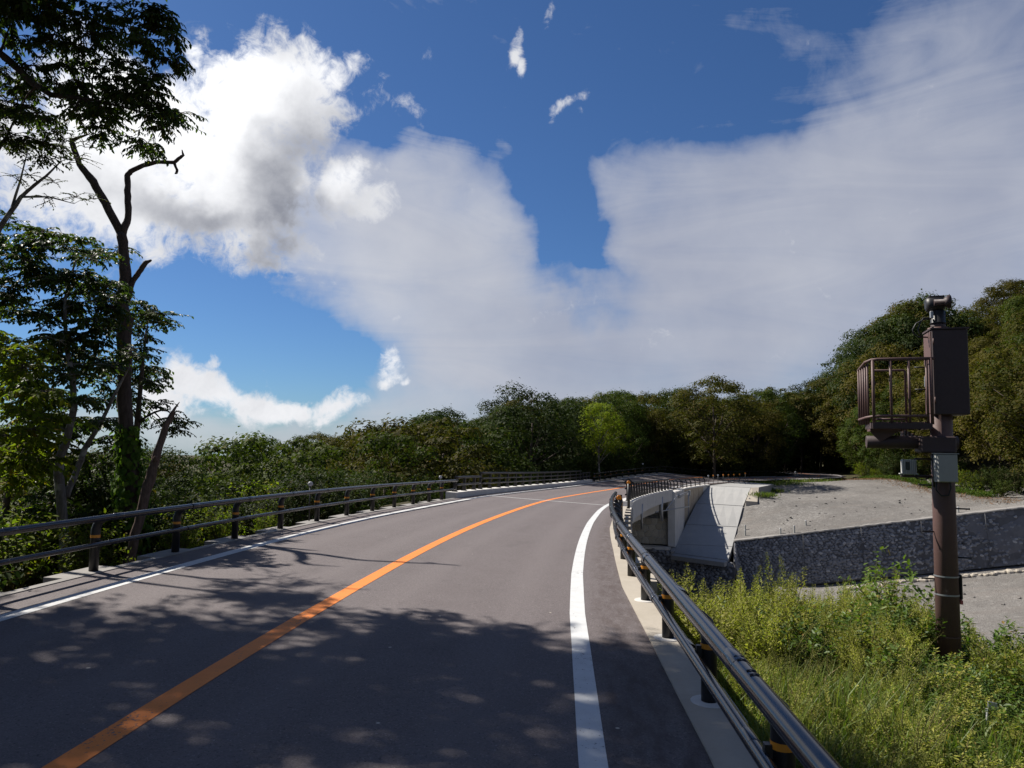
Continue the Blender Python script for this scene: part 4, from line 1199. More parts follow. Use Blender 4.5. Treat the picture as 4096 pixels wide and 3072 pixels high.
# local axes: x along the beam (left is negative), y away from the camera
pm = MB().tube([(0, 0, -2.0), (0, 0, 1.2), (0, 0, 3.95)], [.172, .162, .150], 28).build('pole', M['brown'], pole)
for z in (.06, -.22):
    MB().tube([(0, 0, z - .012), (0, 0, z + .012)], .174, 28, caps=False).build('strap', M['steel'], pm)
MB().tube([(0, 0, -.86), (0, 0, -.84)], .174, 28, caps=False).build('strap', M['brown'], pm)
for a, z in ((PI + .2, .73), (-.15, 1.10), (-.1, .35), (PI, .0), (PI - .2, 1.45)):
    d = Vector((math.cos(a), math.sin(a), 0))
    MB().tube([d * .14 + Vector((0, 0, z)), d * .33 + Vector((0, 0, z)), d * .345 + Vector((0, 0, z))], [.012, .012, .02], 8).build('step_bolt', M['black'], pm)
MB().box((.190, .05, -.10), (.035, .20, .38), bev=.01).build('notice_plate', M['black'], pm)
MB().box((.190, .05, -.33), (.036, .19, .06)).build('red_plate', material('faded_red_plate', m_plain((.45, .10, .09), .5)), pm)
# beam and brackets
MB().tube([(-1.09, 0, 2.12), (-1.085, 0, 2.12), (.22, 0, 2.12)], [.095, .100, .100], 20).build('beam', M['brown_shaded'], pole)
MB().box((-.10, -.02, 2.09), (.50, .44, .26), bev=.02).build('beam_clamp', M['brown_shaded'], pole)
MB().prism([(-1.06, -.11, 2.30), (-.62, -.11, 2.30), (-.90, -.11, 2.12)], (0, -.006, 0), (0, .006, 0)).build('gusset', M['brown'], pole)
MB().box((-.82, 0, 2.315), (.46, .30, .05)).build('bracket', M['brown'], pole)
# balcony
bal = MB()
for y in (-.31, .31): bal.box((-.62, y, 2.375), (.84, .05, .09))
for x in (-1.03, -.21): bal.box((x, 0, 2.375), (.05, .57, .09))
balc = bal.build('balcony_frame', M['brown_shaded'], pole)
gm = MB()
for i in range(13): gm.box((-1.0 + .064 * i, 0, 2.425), (.008, .60, .03))
for j in range(9): gm.box((-.62, -.28 + .07 * j, 2.424), (.80, .006, .028))
gm.build('grating', M['brown'], balc)
st = MB()
for k in range(5): st.box((-.52 + .05 * k, .22, 2.28 - .03 * k), (.012, .20, .16))
st.build('mesh_step', M['brown'], balc)
def trail(pts, r, name='handrail', par=pole, mat='brown'): return MB().tube(pts, r, 10).build(name, M[mat], par)
trail([(-.14, -.30, 3.43), (-.95, -.30, 3.43), (-1.03, -.26, 3.425), (-1.10, -.15, 3.40), (-1.13, .35, 3.32)], .024)
trail([(-.24, -.30, 2.53), (-.95, -.30, 2.53), (-1.03, -.26, 2.52), (-1.10, -.15, 2.51), (-1.14, .33, 2.49)], .022)
trail([(-.92, .32, 2.44), (-.92, .32, 3.29), (-.90, .32, 3.31), (-.45, .32, 3.31), (-.43, .32, 3.29), (-.43, .32, 2.44)], .019, 'gate_frame')
trail([(-.92, .32, 2.50), (-.43, .32, 2.50)], .02, 'gate_frame')
for x in (-.76, -.50, -.25): trail([(x, -.30, 2.40), (x, -.30, 3.42)], .020, 'baluster')
trail([(-.19, -.30, 2.40), (-.19, -.30, 3.44)], .025, 'baluster')
trail([(-1.01, -.27, 2.36), (-1.01, -.27, 3.42)], .024, 'baluster')
for k in range(5):
    f_ = (k + 1) / 5.0
    y = -.22 + .55 * f_; x = -1.05 - .085 * f_
    trail([(x, y, 2.40), (x, y, 3.40 - .085 * f_)], .017, 'baluster')
# cabinet
cab = MB().box((.10, .01, 3.225), (.50, .50, 1.34), bev=.012).build('cabinet', M['brown_shaded'], pole)  # unlit front darkened in its colour; lighter doors go on the lit side
MB().box((-.158, .02, 3.62), (.012, .44, .50), bev=.004).build('door', M['brown'], cab)
MB().box((-.158, .02, 2.90), (.012, .44, .64), bev=.004).build('door', M['brown'], cab)
for z in (3.70, 2.78): MB().tube([(-.13, -.247, z - .05), (-.13, -.247, z + .05)], .010, 8).build('hinge', M['brown'], cab)
MB().box((-.175, .14, 3.10), (.03, .03, .17), bev=.006).build('handle', M['steel'], cab)
MB().box((.10, .01, 3.905), (.54, .54, .025)).build('roof_plate', M['brown_shaded'], cab)
for z in (3.34, 2.98): MB().tube([(-.16, .18, z), (-.32, .18, z)], .012, 8).build('step_bolt', M['black'], cab)

cam_t = thing('surveillance_camera', 'dark round headed camera with a flared lamp on top of the brown pole', 'camera', PB + Vector((0, 0, 3.92)), PROT)
MB().tube([(0, 0, 0), (0, 0, .10)], .105, 18).build('base', M['brown_shaded'], cam_t)
MB().tube([(0, 0, .10), (0, 0, .115), (0, 0, .30), (0, 0, .31)], [.125, .105, .105, .09], 20).build('neck', M['black'], cam_t)
MB().tube([(-.175, 0, .40), (-.165, 0, .40), (-.12, 0, .405), (.06, 0, .405), (.10, 0, .40)], [.06, .10, .130, .130, .09], 20).build('head', M['black'], cam_t)
MB().tube([(-.08, -.13, .42), (.06, -.13, .42), (.065, -.13, .42), (.14, -.13, .425)], [.05, .05, .06, .115], 20).build('lamp', M['brown_shaded'], cam_t)
MB().tube([(.142, -.13, .425), (.15, -.13, .425)], .105, 20).build('lens', M['glass'], cam_t)
MB().box((-.02, .02, .53), (.24, .18, .03), bev=.012).build('hood', M['black'], cam_t)
MB().box((-.11, -.10, .23), (.05, .05, .12), bev=.01).build('connector', M['steel'], cam_t)
cb = []
for dx in (0, .055):
    cb.append(MB().tube([(-.11, -.06, .17 + dx * .4), (-.22, -.07, .165 + dx * .4), (-.33 + dx, -.08, .10), (-.385 + dx * 1.4, -.09, .0), (-.37 + dx * 1.5, -.09, -.07), (-.30 + dx, -.08, -.12), (-.155, -.06, -.125)], .011, 8).build('cable', M['black'], cam_t))

box = thing('control_box', 'light grey metal control box strapped to the brown pole', 'control box', PB + Vector((0, 0, 1.73)), PROT + .10)
MB().box((-.06, -.29, 0), (.285, .17, .43), bev=.008).build('case', M['greybox'], box)
MB().box((-.06, -.383, 0), (.265, .012, .41), bev=.004).build('door', M['greybox'], box)
MB().box((-.06, -.29, .222), (.32, .21, .014)).build('roof', M['greybox'], box)
MB().box((-.215, -.33, .03), (.02, .05, .11), bev=.005).build('latch', M['sensor'], box)
for k in range(6): MB().box((-.206, -.25, -.17 + .065 * k), (.008, .03, .035)).build('louvre', M['sensor'], box)
MB().tube([(-.16, -.20, -.21), (-.17, -.19, -.34), (-.10, -.20, -.43), (.0, -.20, -.42), (.04, -.20, -.30), (.02, -.21, -.21)], .012, 8).build('cable', M['black'], box)
MB().tube([(-.17, -.19, .35), (-.21, -.20, .12), (-.19, -.20, -.05), (-.20, -.20, -.30)], .016, 8).build('cable', M['black'], box)
MB().box((-.06, -.19, 0), (.20, .06, .30)).build('mount', M['steel'], box)

sen = thing('sensor_unit', 'white grey finned sensor unit on a short arm left of the brown pole', 'sensor', PB, PROT)
MB().tube([(-.60, 0, 1.585), (-.15, 0, 1.585)], .022, 10).build('arm', M['brown_shaded'], sen)
MB().tube([(-.40, 0, 1.86), (-.15, 0, 1.86)], .016, 8).build('arm', M['brown_shaded'], sen)
MB().box((-.49, 0, 1.735), (.19, .15, .22), bev=.012).build('housing', M['sensor'], sen)
for k in range(8): MB().box((-.585 + .027 * k, -.088, 1.735), (.008, .03, .23)).build('fin', M['sensor'], sen)
MB().box((-.515, -.095, 1.75), (.055, .035, .13), bev=.008).build('window', M['glass'], sen)
MB().box((-.49, 0, 1.622), (.25, .16, .014)).build('base_plate', M['sensor'], sen)
for dx in (-.08, .08): MB().tube([(-.49 + dx, -.06, 1.60), (-.49 + dx, -.06, 1.63)], .010, 8).build('bolt', M['steel'], sen)
MB().tube([(-.44, -.05, 1.63), (-.38, -.06, 1.55), (-.26, -.04, 1.53), (-.16, 0, 1.60)], .009, 6).build('cable', M['black'], sen)

# ------------------------------------------------------------------ foliage
def norm(a): return a / np.maximum(np.linalg.norm(a, axis=1), 1e-9)[:, None]

def leaf_mesh(P, D, Nn, L, wr=0.5, fold=0.25, six=True, droop=0.12):
    """P base points, D axes, Nn normals, L lengths -> verts, quads (two folded quads or one diamond per leaf)"""
    n = len(P); D = norm(D); S = norm(np.cross(D, Nn)); Nn = np.cross(S, D)
    L = np.asarray(L)[:, None]; w = L * wr * 0.5
    if six:
        V = np.stack([P, P + D * L * .33 + S * w + Nn * w * fold, P + D * L * .70 + S * w * .72 + Nn * (w * fold * .6 - L * droop * .4),
                      P + D * L - Nn * L * droop, P + D * L * .70 - S * w * .72 + Nn * (w * fold * .6 - L * droop * .4), P + D * L * .33 - S * w + Nn * w * fold], 1).reshape(-1, 3)
        b = np.arange(n)[:, None] * 6
        F = np.concatenate([b + np.array([[0, 1, 2, 3]]), b + np.array([[0, 3, 4, 5]])])
    else:
        V = np.stack([P, P + D * L * .45 + S * w + Nn * w * fold, P + D * L - Nn * L * droop, P + D * L * .45 - S * w + Nn * w * fold], 1).reshape(-1, 3)
        b = np.arange(n)[:, None] * 4
        F = b + np.array([[0, 1, 2, 3]])
    return V, F

def build_leaves(name, mat, parent, P, D, Nn, L, **kw):
    V, F = leaf_mesh(np.array(P), np.array(D), np.array(Nn), np.array(L), **kw)
    return link(name, mesh_np(name, V, F, (mat,)), parent)

def bent(a, b, r, k=6, sag=0.0, wob=0.06):
    a, b = Vector(a), Vector(b); L = (b - a).length; out = []
    w = Vector((r.gauss(0, 1), r.gauss(0, 1), r.gauss(0, 1))) * wob * L
    for i in range(k + 1):
        t = i / k
        out.append(a.lerp(b, t) + w * math.sin(PI * t) + Vector((0, 0, sag * L * math.sin(PI * t))))
    return out

# --- middle-distance trees: a trunk with limbs and a crown of leaf clumps -------------------------
def crown_proto(seed, mat, H=10.0, base=0.28, R=2.9, clumps=42, leaves=12000, leaf=0.185, trunk_mat='bark', flat=0.85, lean=0.0, spread=1.0):
    r = random.Random(seed); g = np.random.default_rng(seed)
    zb, zt = H * base, H
    zc, rz = (zb + zt) / 2, (zt - zb) / 2
    C, RR = [], []
    for i in range(clumps):
        # points spread over an uneven egg, more of them outside and above
        z = 1 - 1.85 * (i + .5) / clumps; a = i * 2.39996 + r.uniform(-.4, .4)
        q = math.sqrt(max(0, 1 - z * z)) ; k = r.choice((.62, .78, .86, .92, 1.0, 1.08)) if i > 3 else .9
        bulge = 1 + .25 * mnoise.noise(Vector((math.cos(a) * 1.3 + seed, math.sin(a) * 1.3, z * 1.2)))
        w = R * spread * bulge * (1.0 if z > -.2 else .82)
        C.append((math.cos(a) * q * w * k + lean * (z + 1), math.sin(a) * q * w * k, zc + z * rz * (k if z > 0 else .95)))
        RR.append(r.uniform(.62, 1.18) * R / 2.9 * (1.05 if z < .6 else .8))
    C = np.array(C); RR = np.array(RR)
    per = RR ** 2 / (RR ** 2).sum()
    P, D, N = [], [], []
    for c, rc, f in zip(C, RR, per):
        m_ = int(leaves * f)
        q = norm(g.normal(size=(m_, 3)) + np.array([0, 0, .45]))
        q[:, 2] = np.where(q[:, 2] < -.35, -q[:, 2] * .5, q[:, 2])
        rad = rc * g.uniform(.45, 1.0, m_) ** .45
        rad = rad * (1 + .22 * np.sin(q[:, 0] * 7 + c[0]) * np.sin(q[:, 1] * 6 + c[2]))
        p = c + q * rad[:, None] * np.array([1.15, 1.15, flat])
        sprig = g.random(m_) < .035
        p[sprig] += q[sprig] * (rc * g.uniform(.15, .55, sprig.sum()))[:, None]
        nn = norm(q * 1.0 + np.array([0, 0, .35]) + g.normal(size=(m_, 3)) * .24)
        d = norm(np.cross(nn, g.normal(size=(m_, 3)))); d[:, 2] -= .25
        P.append(p); D.append(d); N.append(nn)
    P, D, N = map(np.concatenate, (P, D, N))
    L = leaf * g.uniform(.65, 1.35, len(P))
    V, F = leaf_mesh(P, D, N, L, wr=.62, six=False)
    crown = mesh_np('crown', V, F, (M[mat],))
    tb = MB()
    top = Vector((lean, 0, zb + (zt - zb) * .72))
    tr = bent((0, 0, -1.5), top, r, 8, 0, .035)
    tb.tube(tr, [0.17 * (1 - .72 * i / 8) for i in range(9)], 8)
    for c in sorted(C.tolist(), key=lambda c: -(c[0] ** 2 + c[1] ** 2))[:16]:
        k = min(7, max(3, int(8 * (c[2] * .72) / max(top.z, .1))))
        lb = bent(tr[k], c, r, 4, .08, .06)
        tb.tube(lb, [.065, .05, .04, .03, .015], 5)
    return crown, tb.mesh('trunk', M[trunk_mat])

PROTO = {
    'dark_a': crown_proto(1, 'leaf_dark'), 'dark_b': crown_proto(2, 'leaf_dark', base=.14, R=3.1, clumps=48, leaves=13000),
    'mid_a': crown_proto(3, 'leaf_mid', base=.20), 'mid_b': crown_proto(4, 'leaf_mid', R=2.6, clumps=36, leaves=10500, flat=.68, lean=.4),
    'mid_c': crown_proto(5, 'leaf_mid', base=.05, R=3.0, clumps=50, leaves=13500), 'olive_a': crown_proto(6, 'leaf_olive', base=.12, R=2.9, clumps=46, leaves=12500),
    'olive_b': crown_proto(7, 'leaf_olive', R=2.5, clumps=34, leaves=10000, flat=.66, lean=-.3), 'olive_c': crown_proto(8, 'leaf_olive', base=.04, R=3.2, clumps=52, leaves=13500),
    'bright': crown_proto(9, 'leaf_bright', base=.30, R=2.7, clumps=38, leaves=10500, trunk_mat='bark_pale'),
    'big_dark': crown_proto(10, 'leaf_dark', base=.10, R=3.3, clumps=64, leaves=17000, leaf=.175), 'feather': crown_proto(11, 'leaf_mid', base=.35, R=2.3, clumps=26, leaves=4600, flat=.42, spread=1.1),
}
def plant_tree(kind, x, y, h, label, group, rot, sxy=1.0, name='broadleaf_tree', z=None):
    z = ground_z(x, y) if z is None else z
    t = thing(name, label, 'tree', (x, y, z), rot, group)
    k = h / 10.0; t.scale = (k * sxy, k * sxy, k)
    crown, trunk = PROTO[kind]
    link('trunk', trunk, t); link('crown', crown, t)
    return t

SIL = [(-0.7, 0.0), (-0.471, -0.0035), (-0.44, 0.0032), (-0.408, 0.0005), (-0.365, 0.0042), (-0.34, 0.0077), (-0.303, 0.0113), (-0.253, 0.0183), (-0.209, 0.0158), (-0.178, 0.0274), (-0.153, 0.0134), (-0.128, 0.0356), (-0.091, 0.0455), (-0.066, 0.0271), (-0.041, 0.0369), (-0.022, 0.0528), (0.003, 0.072), (0.028, 0.078), (0.053, 0.0727), (0.072, 0.0604), (0.097, 0.0764), (0.122, 0.0818), (0.147, 0.0784), (0.185, 0.0714), (0.216, 0.0857), (0.273, 0.0978), (0.31, 0.0857), (0.373, 0.0879), (0.399, 0.0964), (0.424, 0.1126), (0.456, 0.1321), (0.488, 0.158), (0.521, 0.1905), (0.54, 0.2036), (0.566, 0.2104), (0.598, 0.2301), (0.63, 0.2383), (0.662, 0.231), (0.702, 0.2381), (0.9, .25)]
SX, SY = zip(*SIL)
def skyline(x, y, half=0.0):
    """height above the camera that the wood may reach in this direction"""
    a = x / y; w = half / y
    return CAM_H + y * min(float(np.interp(a + k * w, SX, SY)) for k in (-.5, 0, .5))

r_ = random.Random(21)
placed = []
def free(x, y, d): return all((x - a) ** 2 + (y - b) ** 2 > max(d, 0) ** 2 for a, b in placed)

GROUPS = {
    'dark': ('dark green tree %s', 'dark green trees %s'),
    'mid': ('mid green tree %s', 'mid green trees %s'),
    'olive': ('olive brown autumn tree %s', 'olive autumn trees %s'),
}
def wood(kinds, x, y, hmin, hmax, where, dmin, edge=False):
    if not free(x, y, dmin): return False
    z = ground_z(x, y); kind = r_.choice(kinds)
    h = r_.uniform(hmin, hmax)
    lim = skyline(x, y, 0.0) - z
    if h > lim * .95: h = lim * (r_.uniform(.94, 1.04) if r_.random() < .6 else r_.uniform(.74, .92))
    if h < 3.2: return False
    placed.append((x, y))
    base = kind.split('_')[0]; base = 'dark' if base == 'big' else base
    a, b = GROUPS[base]
    dep = y if where == where_l else nearest_so(x, y)[1] * -1 + 40 if where == globals().get('where_f') else x
    where = (('in front ' if dep < {where_l: 38}.get(where, 53 if where.startswith('on the hill') else 51) else 'farther back ') + where)
    where = where.replace('behind the bend beyond the bridge', 'on the bend ' + ('left' if x / y < .12 else 'right') + ' of the bright tree')
    plant_tree(kind, x, y, h / 1.03, a % where, b % where, r_.uniform(0, 6.28), r_.uniform(.85, 1.15) * max(1.0, 7.5 / max(h, 6.0)))
    return True

# single trees that stand out in the wood
for kind, x, y, h, sxy, lab in (
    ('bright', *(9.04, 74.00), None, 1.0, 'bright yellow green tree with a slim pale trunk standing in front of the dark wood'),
    ('big_dark', *(1.97, 70.00), None, 1.12, 'big dark green round tree rising highest left of the bright tree'),
    ('dark_b', *(-5.79, 62.00), None, 1.1, 'dark green round topped tree standing apart above the low left wood'),
    ('feather', *(7.08, 84.00), None, .8, 'thin feathery tree peeping over the wood between the big dark and the bright tree'),
    ('mid_a', *(13.53, 92.00), None, 1.0, 'fresh green tree top rising behind the bright yellow green tree'),
    ('olive_a', *(25.08, 92.00), None, 1.15, 'olive green domed tree forming the hump of the skyline over the bridge end'),
    ('mid_b', *(-13.87, 50.00), None, 1.0, 'pale green layered tree lifting its top over the low left wood')):
    z = ground_z(x, y)
    hh = (skyline(x, y, .6) - z) * (0.84 if kind == 'bright' else 1.0) / 1.02
    placed.append((x, y)); plant_tree(kind, x, y, hh, lab, None, r_.uniform(0, 6), sxy)

where_l = 'below the left guard rail'
for i in range(900):                                                 # valley wood left of the road
    s_ = r_.uniform(20, 84); o = -r_.uniform(10.5, 50)
    p = so(s_, o)
    if p.y < 20 or p.x < -.72 * p.y - 3 or (p.y < 30 and p.x / p.y < -.62): continue
    wood(['dark_a', 'dark_b', 'mid_a', 'mid_b', 'mid_c', 'olive_a', 'olive_b', 'mid_c'], p.x, p.y, 7.5, 12.5, where_l, 5.4 + p.y * .012)
for k in range(16):                                                  # back rows that close the view over the valley
    a = -.56 + k * .034; y = r_.uniform(52, 66); x = a * y
    if abs(nearest_so(x, y)[1]) > 9: wood(['dark_a', 'mid_a', 'mid_b', 'olive_b', 'dark_b'], x, y, 16, 17, where_l, 2.2)
    y = r_.uniform(40, 50); x = (a + .017) * y
    if abs(nearest_so(x, y)[1]) > 9: wood(['dark_a', 'mid_a', 'mid_c', 'olive_a', 'dark_b'], x, y, 16, 17, where_l, 2.2)
where_f = 'behind the bend beyond the bridge'
for i in range(1300):                                                # wood on the outside of the bend
    s_ = r_.uniform(80, 165); o = -r_.uniform(6.4, 44)
    p = so(s_, o) if s_ < S_END - 1 else None
    if p is None or p.x / p.y > .62: continue
    kinds = ['dark_b', 'mid_c', 'big_dark', 'olive_c'] if o > -11 else ['dark_a', 'dark_b', 'mid_a', 'mid_c', 'olive_a', 'olive_b']
    wood(kinds, p.x, p.y, 8.5, 13.5, where_f, 3.3)
where_h = 'on the hillside right of the gravel'
for i in range(3200):                                                # hillside on the right
    y = r_.uniform(64, 152); x = r_.uniform(47, 112)
    if x < float(hill_edge(y)) + .3 or x / y > .76: continue
    s_, o = nearest_so(x, y)
    if abs(o) < 6.2: continue
    kinds = ['olive_c', 'mid_c', 'olive_a', 'dark_b'] if x < float(hill_edge(y)) + 5 else ['olive_a', 'olive_b', 'olive_c', 'mid_a', 'mid_c', 'olive_a']
    wood(kinds, x, y, 9.5, 15.5, where_h, 3.7 if x < float(hill_edge(y)) + 9 else 5.4)

for k in range(30):                                                  # rows that close the wood behind the bend
    a = -.13 + k * .020
    for y0, y1 in ((78, 96), (98, 116), (118, 136)):
        y = r_.uniform(y0, y1); x = a * y; q = nearest_so(x, y)
        if (q[1] < -8 or q[0] > 146 or (y > 112 and abs(q[1]) > 7)): wood(['dark_a', 'mid_a', 'dark_b', 'olive_a', 'mid_c', 'olive_b'], x, y, 16, 18, where_f, 2.4)
for i in range(30):                                                  # unseen trees added behind the camera to keep sky light off the road
    x, y = r_.uniform(-30, 26), r_.uniform(-26, 8)
    s_, o = nearest_so(x, y)
    if abs(x + 3.5) < 6.5 or (x > -9.5 and y > 2) or (x > 0 and y > -3.5): continue
    if not free(x, y, 4.5): continue
    placed.append((x, y)); k = r_.choice(['dark_a', 'mid_a', 'mid_c', 'dark_b'])
    plant_tree(k, x, y, r_.uniform(9.5, 12.5), 'unseen leafy tree added behind the camera to darken the road shade', 'unseen trees added behind the camera', r_.uniform(0, 6.28))

for k in range(26):                                                  # the wood climbs on to the hillside behind the gravel
    a = .35 + k * .009
    for y0, y1 in ((106, 120), (122, 140)):
        y = r_.uniform(y0, y1); x = a * y; q = nearest_so(x, y)
        if abs(q[1]) > 6.5: wood(['dark_a', 'olive_a', 'dark_b', 'olive_c', 'mid_c'], x, y, 20, 22, where_f, 1.8)
for i in range(260):
    x, y = r_.uniform(40, 66), r_.uniform(124, 156)
    if abs(nearest_so(x, y)[1]) < 6 or x / y > .47: continue
    wood(['dark_b', 'mid_c', 'big_dark', 'olive_c'], x, y, 11, 15, where_f, 3.0)

# --- shrubs ---------------------------------------------------------------------------------------
def shrub_proto(seed, mat, H=1.6, R=.95, twigs=70, per=15, leaf=.085, wr=.5, six=True):
    r = random.Random(seed); g = np.random.default_rng(seed)
    P, D, N, L = [], [], [], []; tb = MB()
    for i in range(twigs):
        a = r.uniform(0, 2 * PI); e = r.uniform(.15, 1.0); q = R * math.sqrt(r.uniform(.05, 1)) * (1.1 - .35 * e)
        tip = Vector((math.cos(a) * q, math.sin(a) * q, H * e * r.uniform(.85, 1.05)))
        b = Vector((math.cos(a) * q * .12, math.sin(a) * q * .12, H * .15 * e))
        pts = bent(b, tip, r, 6, .12, .08)
        if i % 2 == 0: tb.tube(pts, [.012, .011, .009, .008, .006, .004, .002], 4, caps=False)
        for k in range(per):
            t = .35 + .65 * (k + r.random()) / per; j = min(5, int(t * 6)); f = t * 6 - j
            p = pts[j].lerp(pts[min(6, j + 1)], f); ax = (pts[min(6, j + 1)] - pts[j]).normalized()
            sd = ax.orthogonal(); sd.rotate(Matrix.Rotation(k * 2.4 + r.uniform(-.5, .5), 3, ax))
            d = (ax * .5 + sd + Vector((0, 0, -.15)))
            P.append(p); D.append(d); N.append(Vector((0, 0, 1)) + Vector((r.gauss(0, .35), r.gauss(0, .35), 0))); L.append(leaf * r.uniform(.6, 1.3))
    V, F = leaf_mesh(np.array(P), np.array(D), np.array(N), np.array(L), wr=wr, six=six)
    return mesh_np('foliage', V, F, (M[mat],)), tb.mesh('stems', M['stem'])
SHRUB = {'mid': shrub_proto(31, 'leaf_mid', 1.9, 1.15, 95, 18, .11), 'bright': shrub_proto(32, 'leaf_bright', 1.6, 1.0, 80, 17, .09), 'dark': shrub_proto(33, 'leaf_dark', 2.0, 1.25, 100, 18, .12), 'near': shrub_proto(34, 'weed_broad', 1.45, .85, 75, 15, .095, .48)}
def plant_shrub(kind, x, y, h, label, group, name='shrub', cat='shrub', z=None, rot=None):
    t = thing(name, label, cat, (x, y, (ground_z(x, y) if z is None else z) - .05), r_.uniform(0, 6.28) if rot is None else rot, group)
    k = h / 1.8; t.scale = (k * r_.uniform(.9, 1.2), k * r_.uniform(.9, 1.2), k)
    a, b = SHRUB[kind]; link('stems', b, t); link('foliage', a, t)
    return t
for i in range(60):
    s_ = r_.uniform(12, 46); o = -r_.uniform(5.3, 9.5); p = so(s_, o)
    if p.x < -.75 * p.y - 1: continue
    kind = r_.choice(['mid', 'dark', 'dark', 'mid', 'dark', 'bright'])
    plant_shrub(kind, p.x, p.y, r_.uniform(1.0, 2.1) * (1.0 if o > -7 else 1.3), {'mid': 'green', 'bright': 'bright yellow green', 'dark': 'dark green'}[kind] + ' leafy shrub ' + ('near the camera' if p.y < 17 else 'toward the bridge') + ' just outside the left guard rail', ('near ' if p.y < 17 else 'farther ') + {'mid': 'green', 'bright': 'bright', 'dark': 'dark'}[kind] + ' shrubs outside the left rail')
for s_, o, h, lab in ((27.5, -5.6, 1.1, 'bright yellow green shrub just right of the leaning broken stump'), (29.6, -5.9, 1.35, 'bright yellow green bush behind the second rail post right of the ivy tree'), (31.6, -5.7, 1.0, 'low bright yellow green bush at the kerb beyond the broken stump'), (26.0, -6.6, 1.5, 'bright green bush at the foot of the ivy covered tree')):
    p = so(s_, o); plant_shrub('bright', p.x, p.y, h, lab, None)
n_ = 0
for i in range(400):
    y = r_.uniform(66, 108); x = float(hill_edge(y)) + r_.uniform(-1.6, 2.2)
    if abs(nearest_so(x, y)[1]) < 5.2 or n_ > 34: continue
    kind = r_.choice(['mid', 'bright', 'dark', 'dark']); n_ += 1
    plant_shrub(kind, x, y, r_.uniform(1.6, 3.4), {'mid': 'green', 'bright': 'bright green', 'dark': 'dark green'}[kind] + ' shrub at the foot of the hillside by the gravel flat', {'mid': 'green', 'bright': 'bright', 'dark': 'dark'}[kind] + ' shrubs along the gravel flat')
for i in range(80):                                                  # undergrowth that shuts the wood where the road leaves the view
    x, y = r_.uniform(34, 62), r_.uniform(110, 150)
    if abs(nearest_so(x, y)[1]) < 5.5 or x > float(hill_edge(y)) + 4: continue
    plant_shrub(r_.choice(['dark', 'mid', 'dark']), x, y, r_.uniform(2.2, 4.6), 'dark undergrowth shrub in the wood where the road disappears', 'shrubs where the road disappears')
for i in range(64):
    s_ = r_.uniform(82, 132); p = so(s_, -r_.uniform(5.2, 10.5))
    plant_shrub(r_.choice(['dark', 'mid']), p.x, p.y, r_.uniform(1.8, 3.6), 'dark undergrowth shrub in the shade behind the far guard rail', 'shrubs behind the far rail')
# creeping ferns and rusty litter at the foot of the hillside
g = np.random.default_rng(4)
P, D, N, L = [], [], [], []
for i in range(9000):
    y = g.uniform(70, 101); x = float(hill_edge(y)) - 2.6 + abs(g.normal(0, 1.0)) - .3
    z = ground_z(x, y) if i % 6 == 0 else z + 0.0
    if i % 6 == 0: cx_, cy_ = x, y
    P.append((cx_ + g.normal(0, .18), cy_ + g.normal(0, .18), z + g.uniform(0, .45))); D.append(g.normal(size=3) + (0, 0, .4)); N.append(g.normal(size=3) * .6 + (0, 0, 1)); L.append(g.uniform(.10, .26))
tag(build_leaves('creeping_ferns', M['fern'], None, P, D, N, L, six=False), 'bright green creeping ferns along the foot of the right hillside', 'ferns', kind='stuff')
P, D, N, L = [], [], [], []
for i in range(5200):
    y = g.uniform(64, 103); x = float(hill_edge(y)) - 3.4 + g.normal(0, 1.0)
    if i % 8 == 0: cx_, cy_, z = x, y, ground_z(x, y) + .08
    P.append((cx_ + g.normal(0, .5), cy_ + g.normal(0, .5), z + .03)); D.append(g.normal(size=3) * (1, 1, .2)); N.append(g.normal(size=3) * .25 + (0, 0, 1)); L.append(g.uniform(.08, .2))
tag(build_leaves('leaf_litter', M['leaf_litter'], None, P, D, N, L, six=False), 'rusty fallen leaves on the gravel below the hillside', 'leaf litter', kind='stuff')
# tufts by the pale platform and along the far road margin
P, D, N, L = [], [], [], []
for (cx_, cy_, rx, n) in ((25.3, 74.2, .55, 500), (29.8, 84.0, .6, 300), (33, 90, 1.6, 500), (36, 93.5, 1.5, 400), (40, 96.0, 1.4, 300), (30.5, 89.5, 1.4, 500)):
    z = ground_z(cx_, cy_)
    for i in range(n):
        P.append((cx_ + g.normal(0, rx), cy_ + g.normal(0, rx * .6), z + g.uniform(-.05, .1))); D.append(g.normal(size=3) * .5 + (0, 0, 1)); N.append(g.normal(size=3)); L.append(g.uniform(.2, .6))
tag(build_leaves('grass_tufts', M['grass'], None, P, D, N, L, wr=.14, six=False), 'green grass tufts beside the pale platform and far road margin', 'grass', kind='stuff')

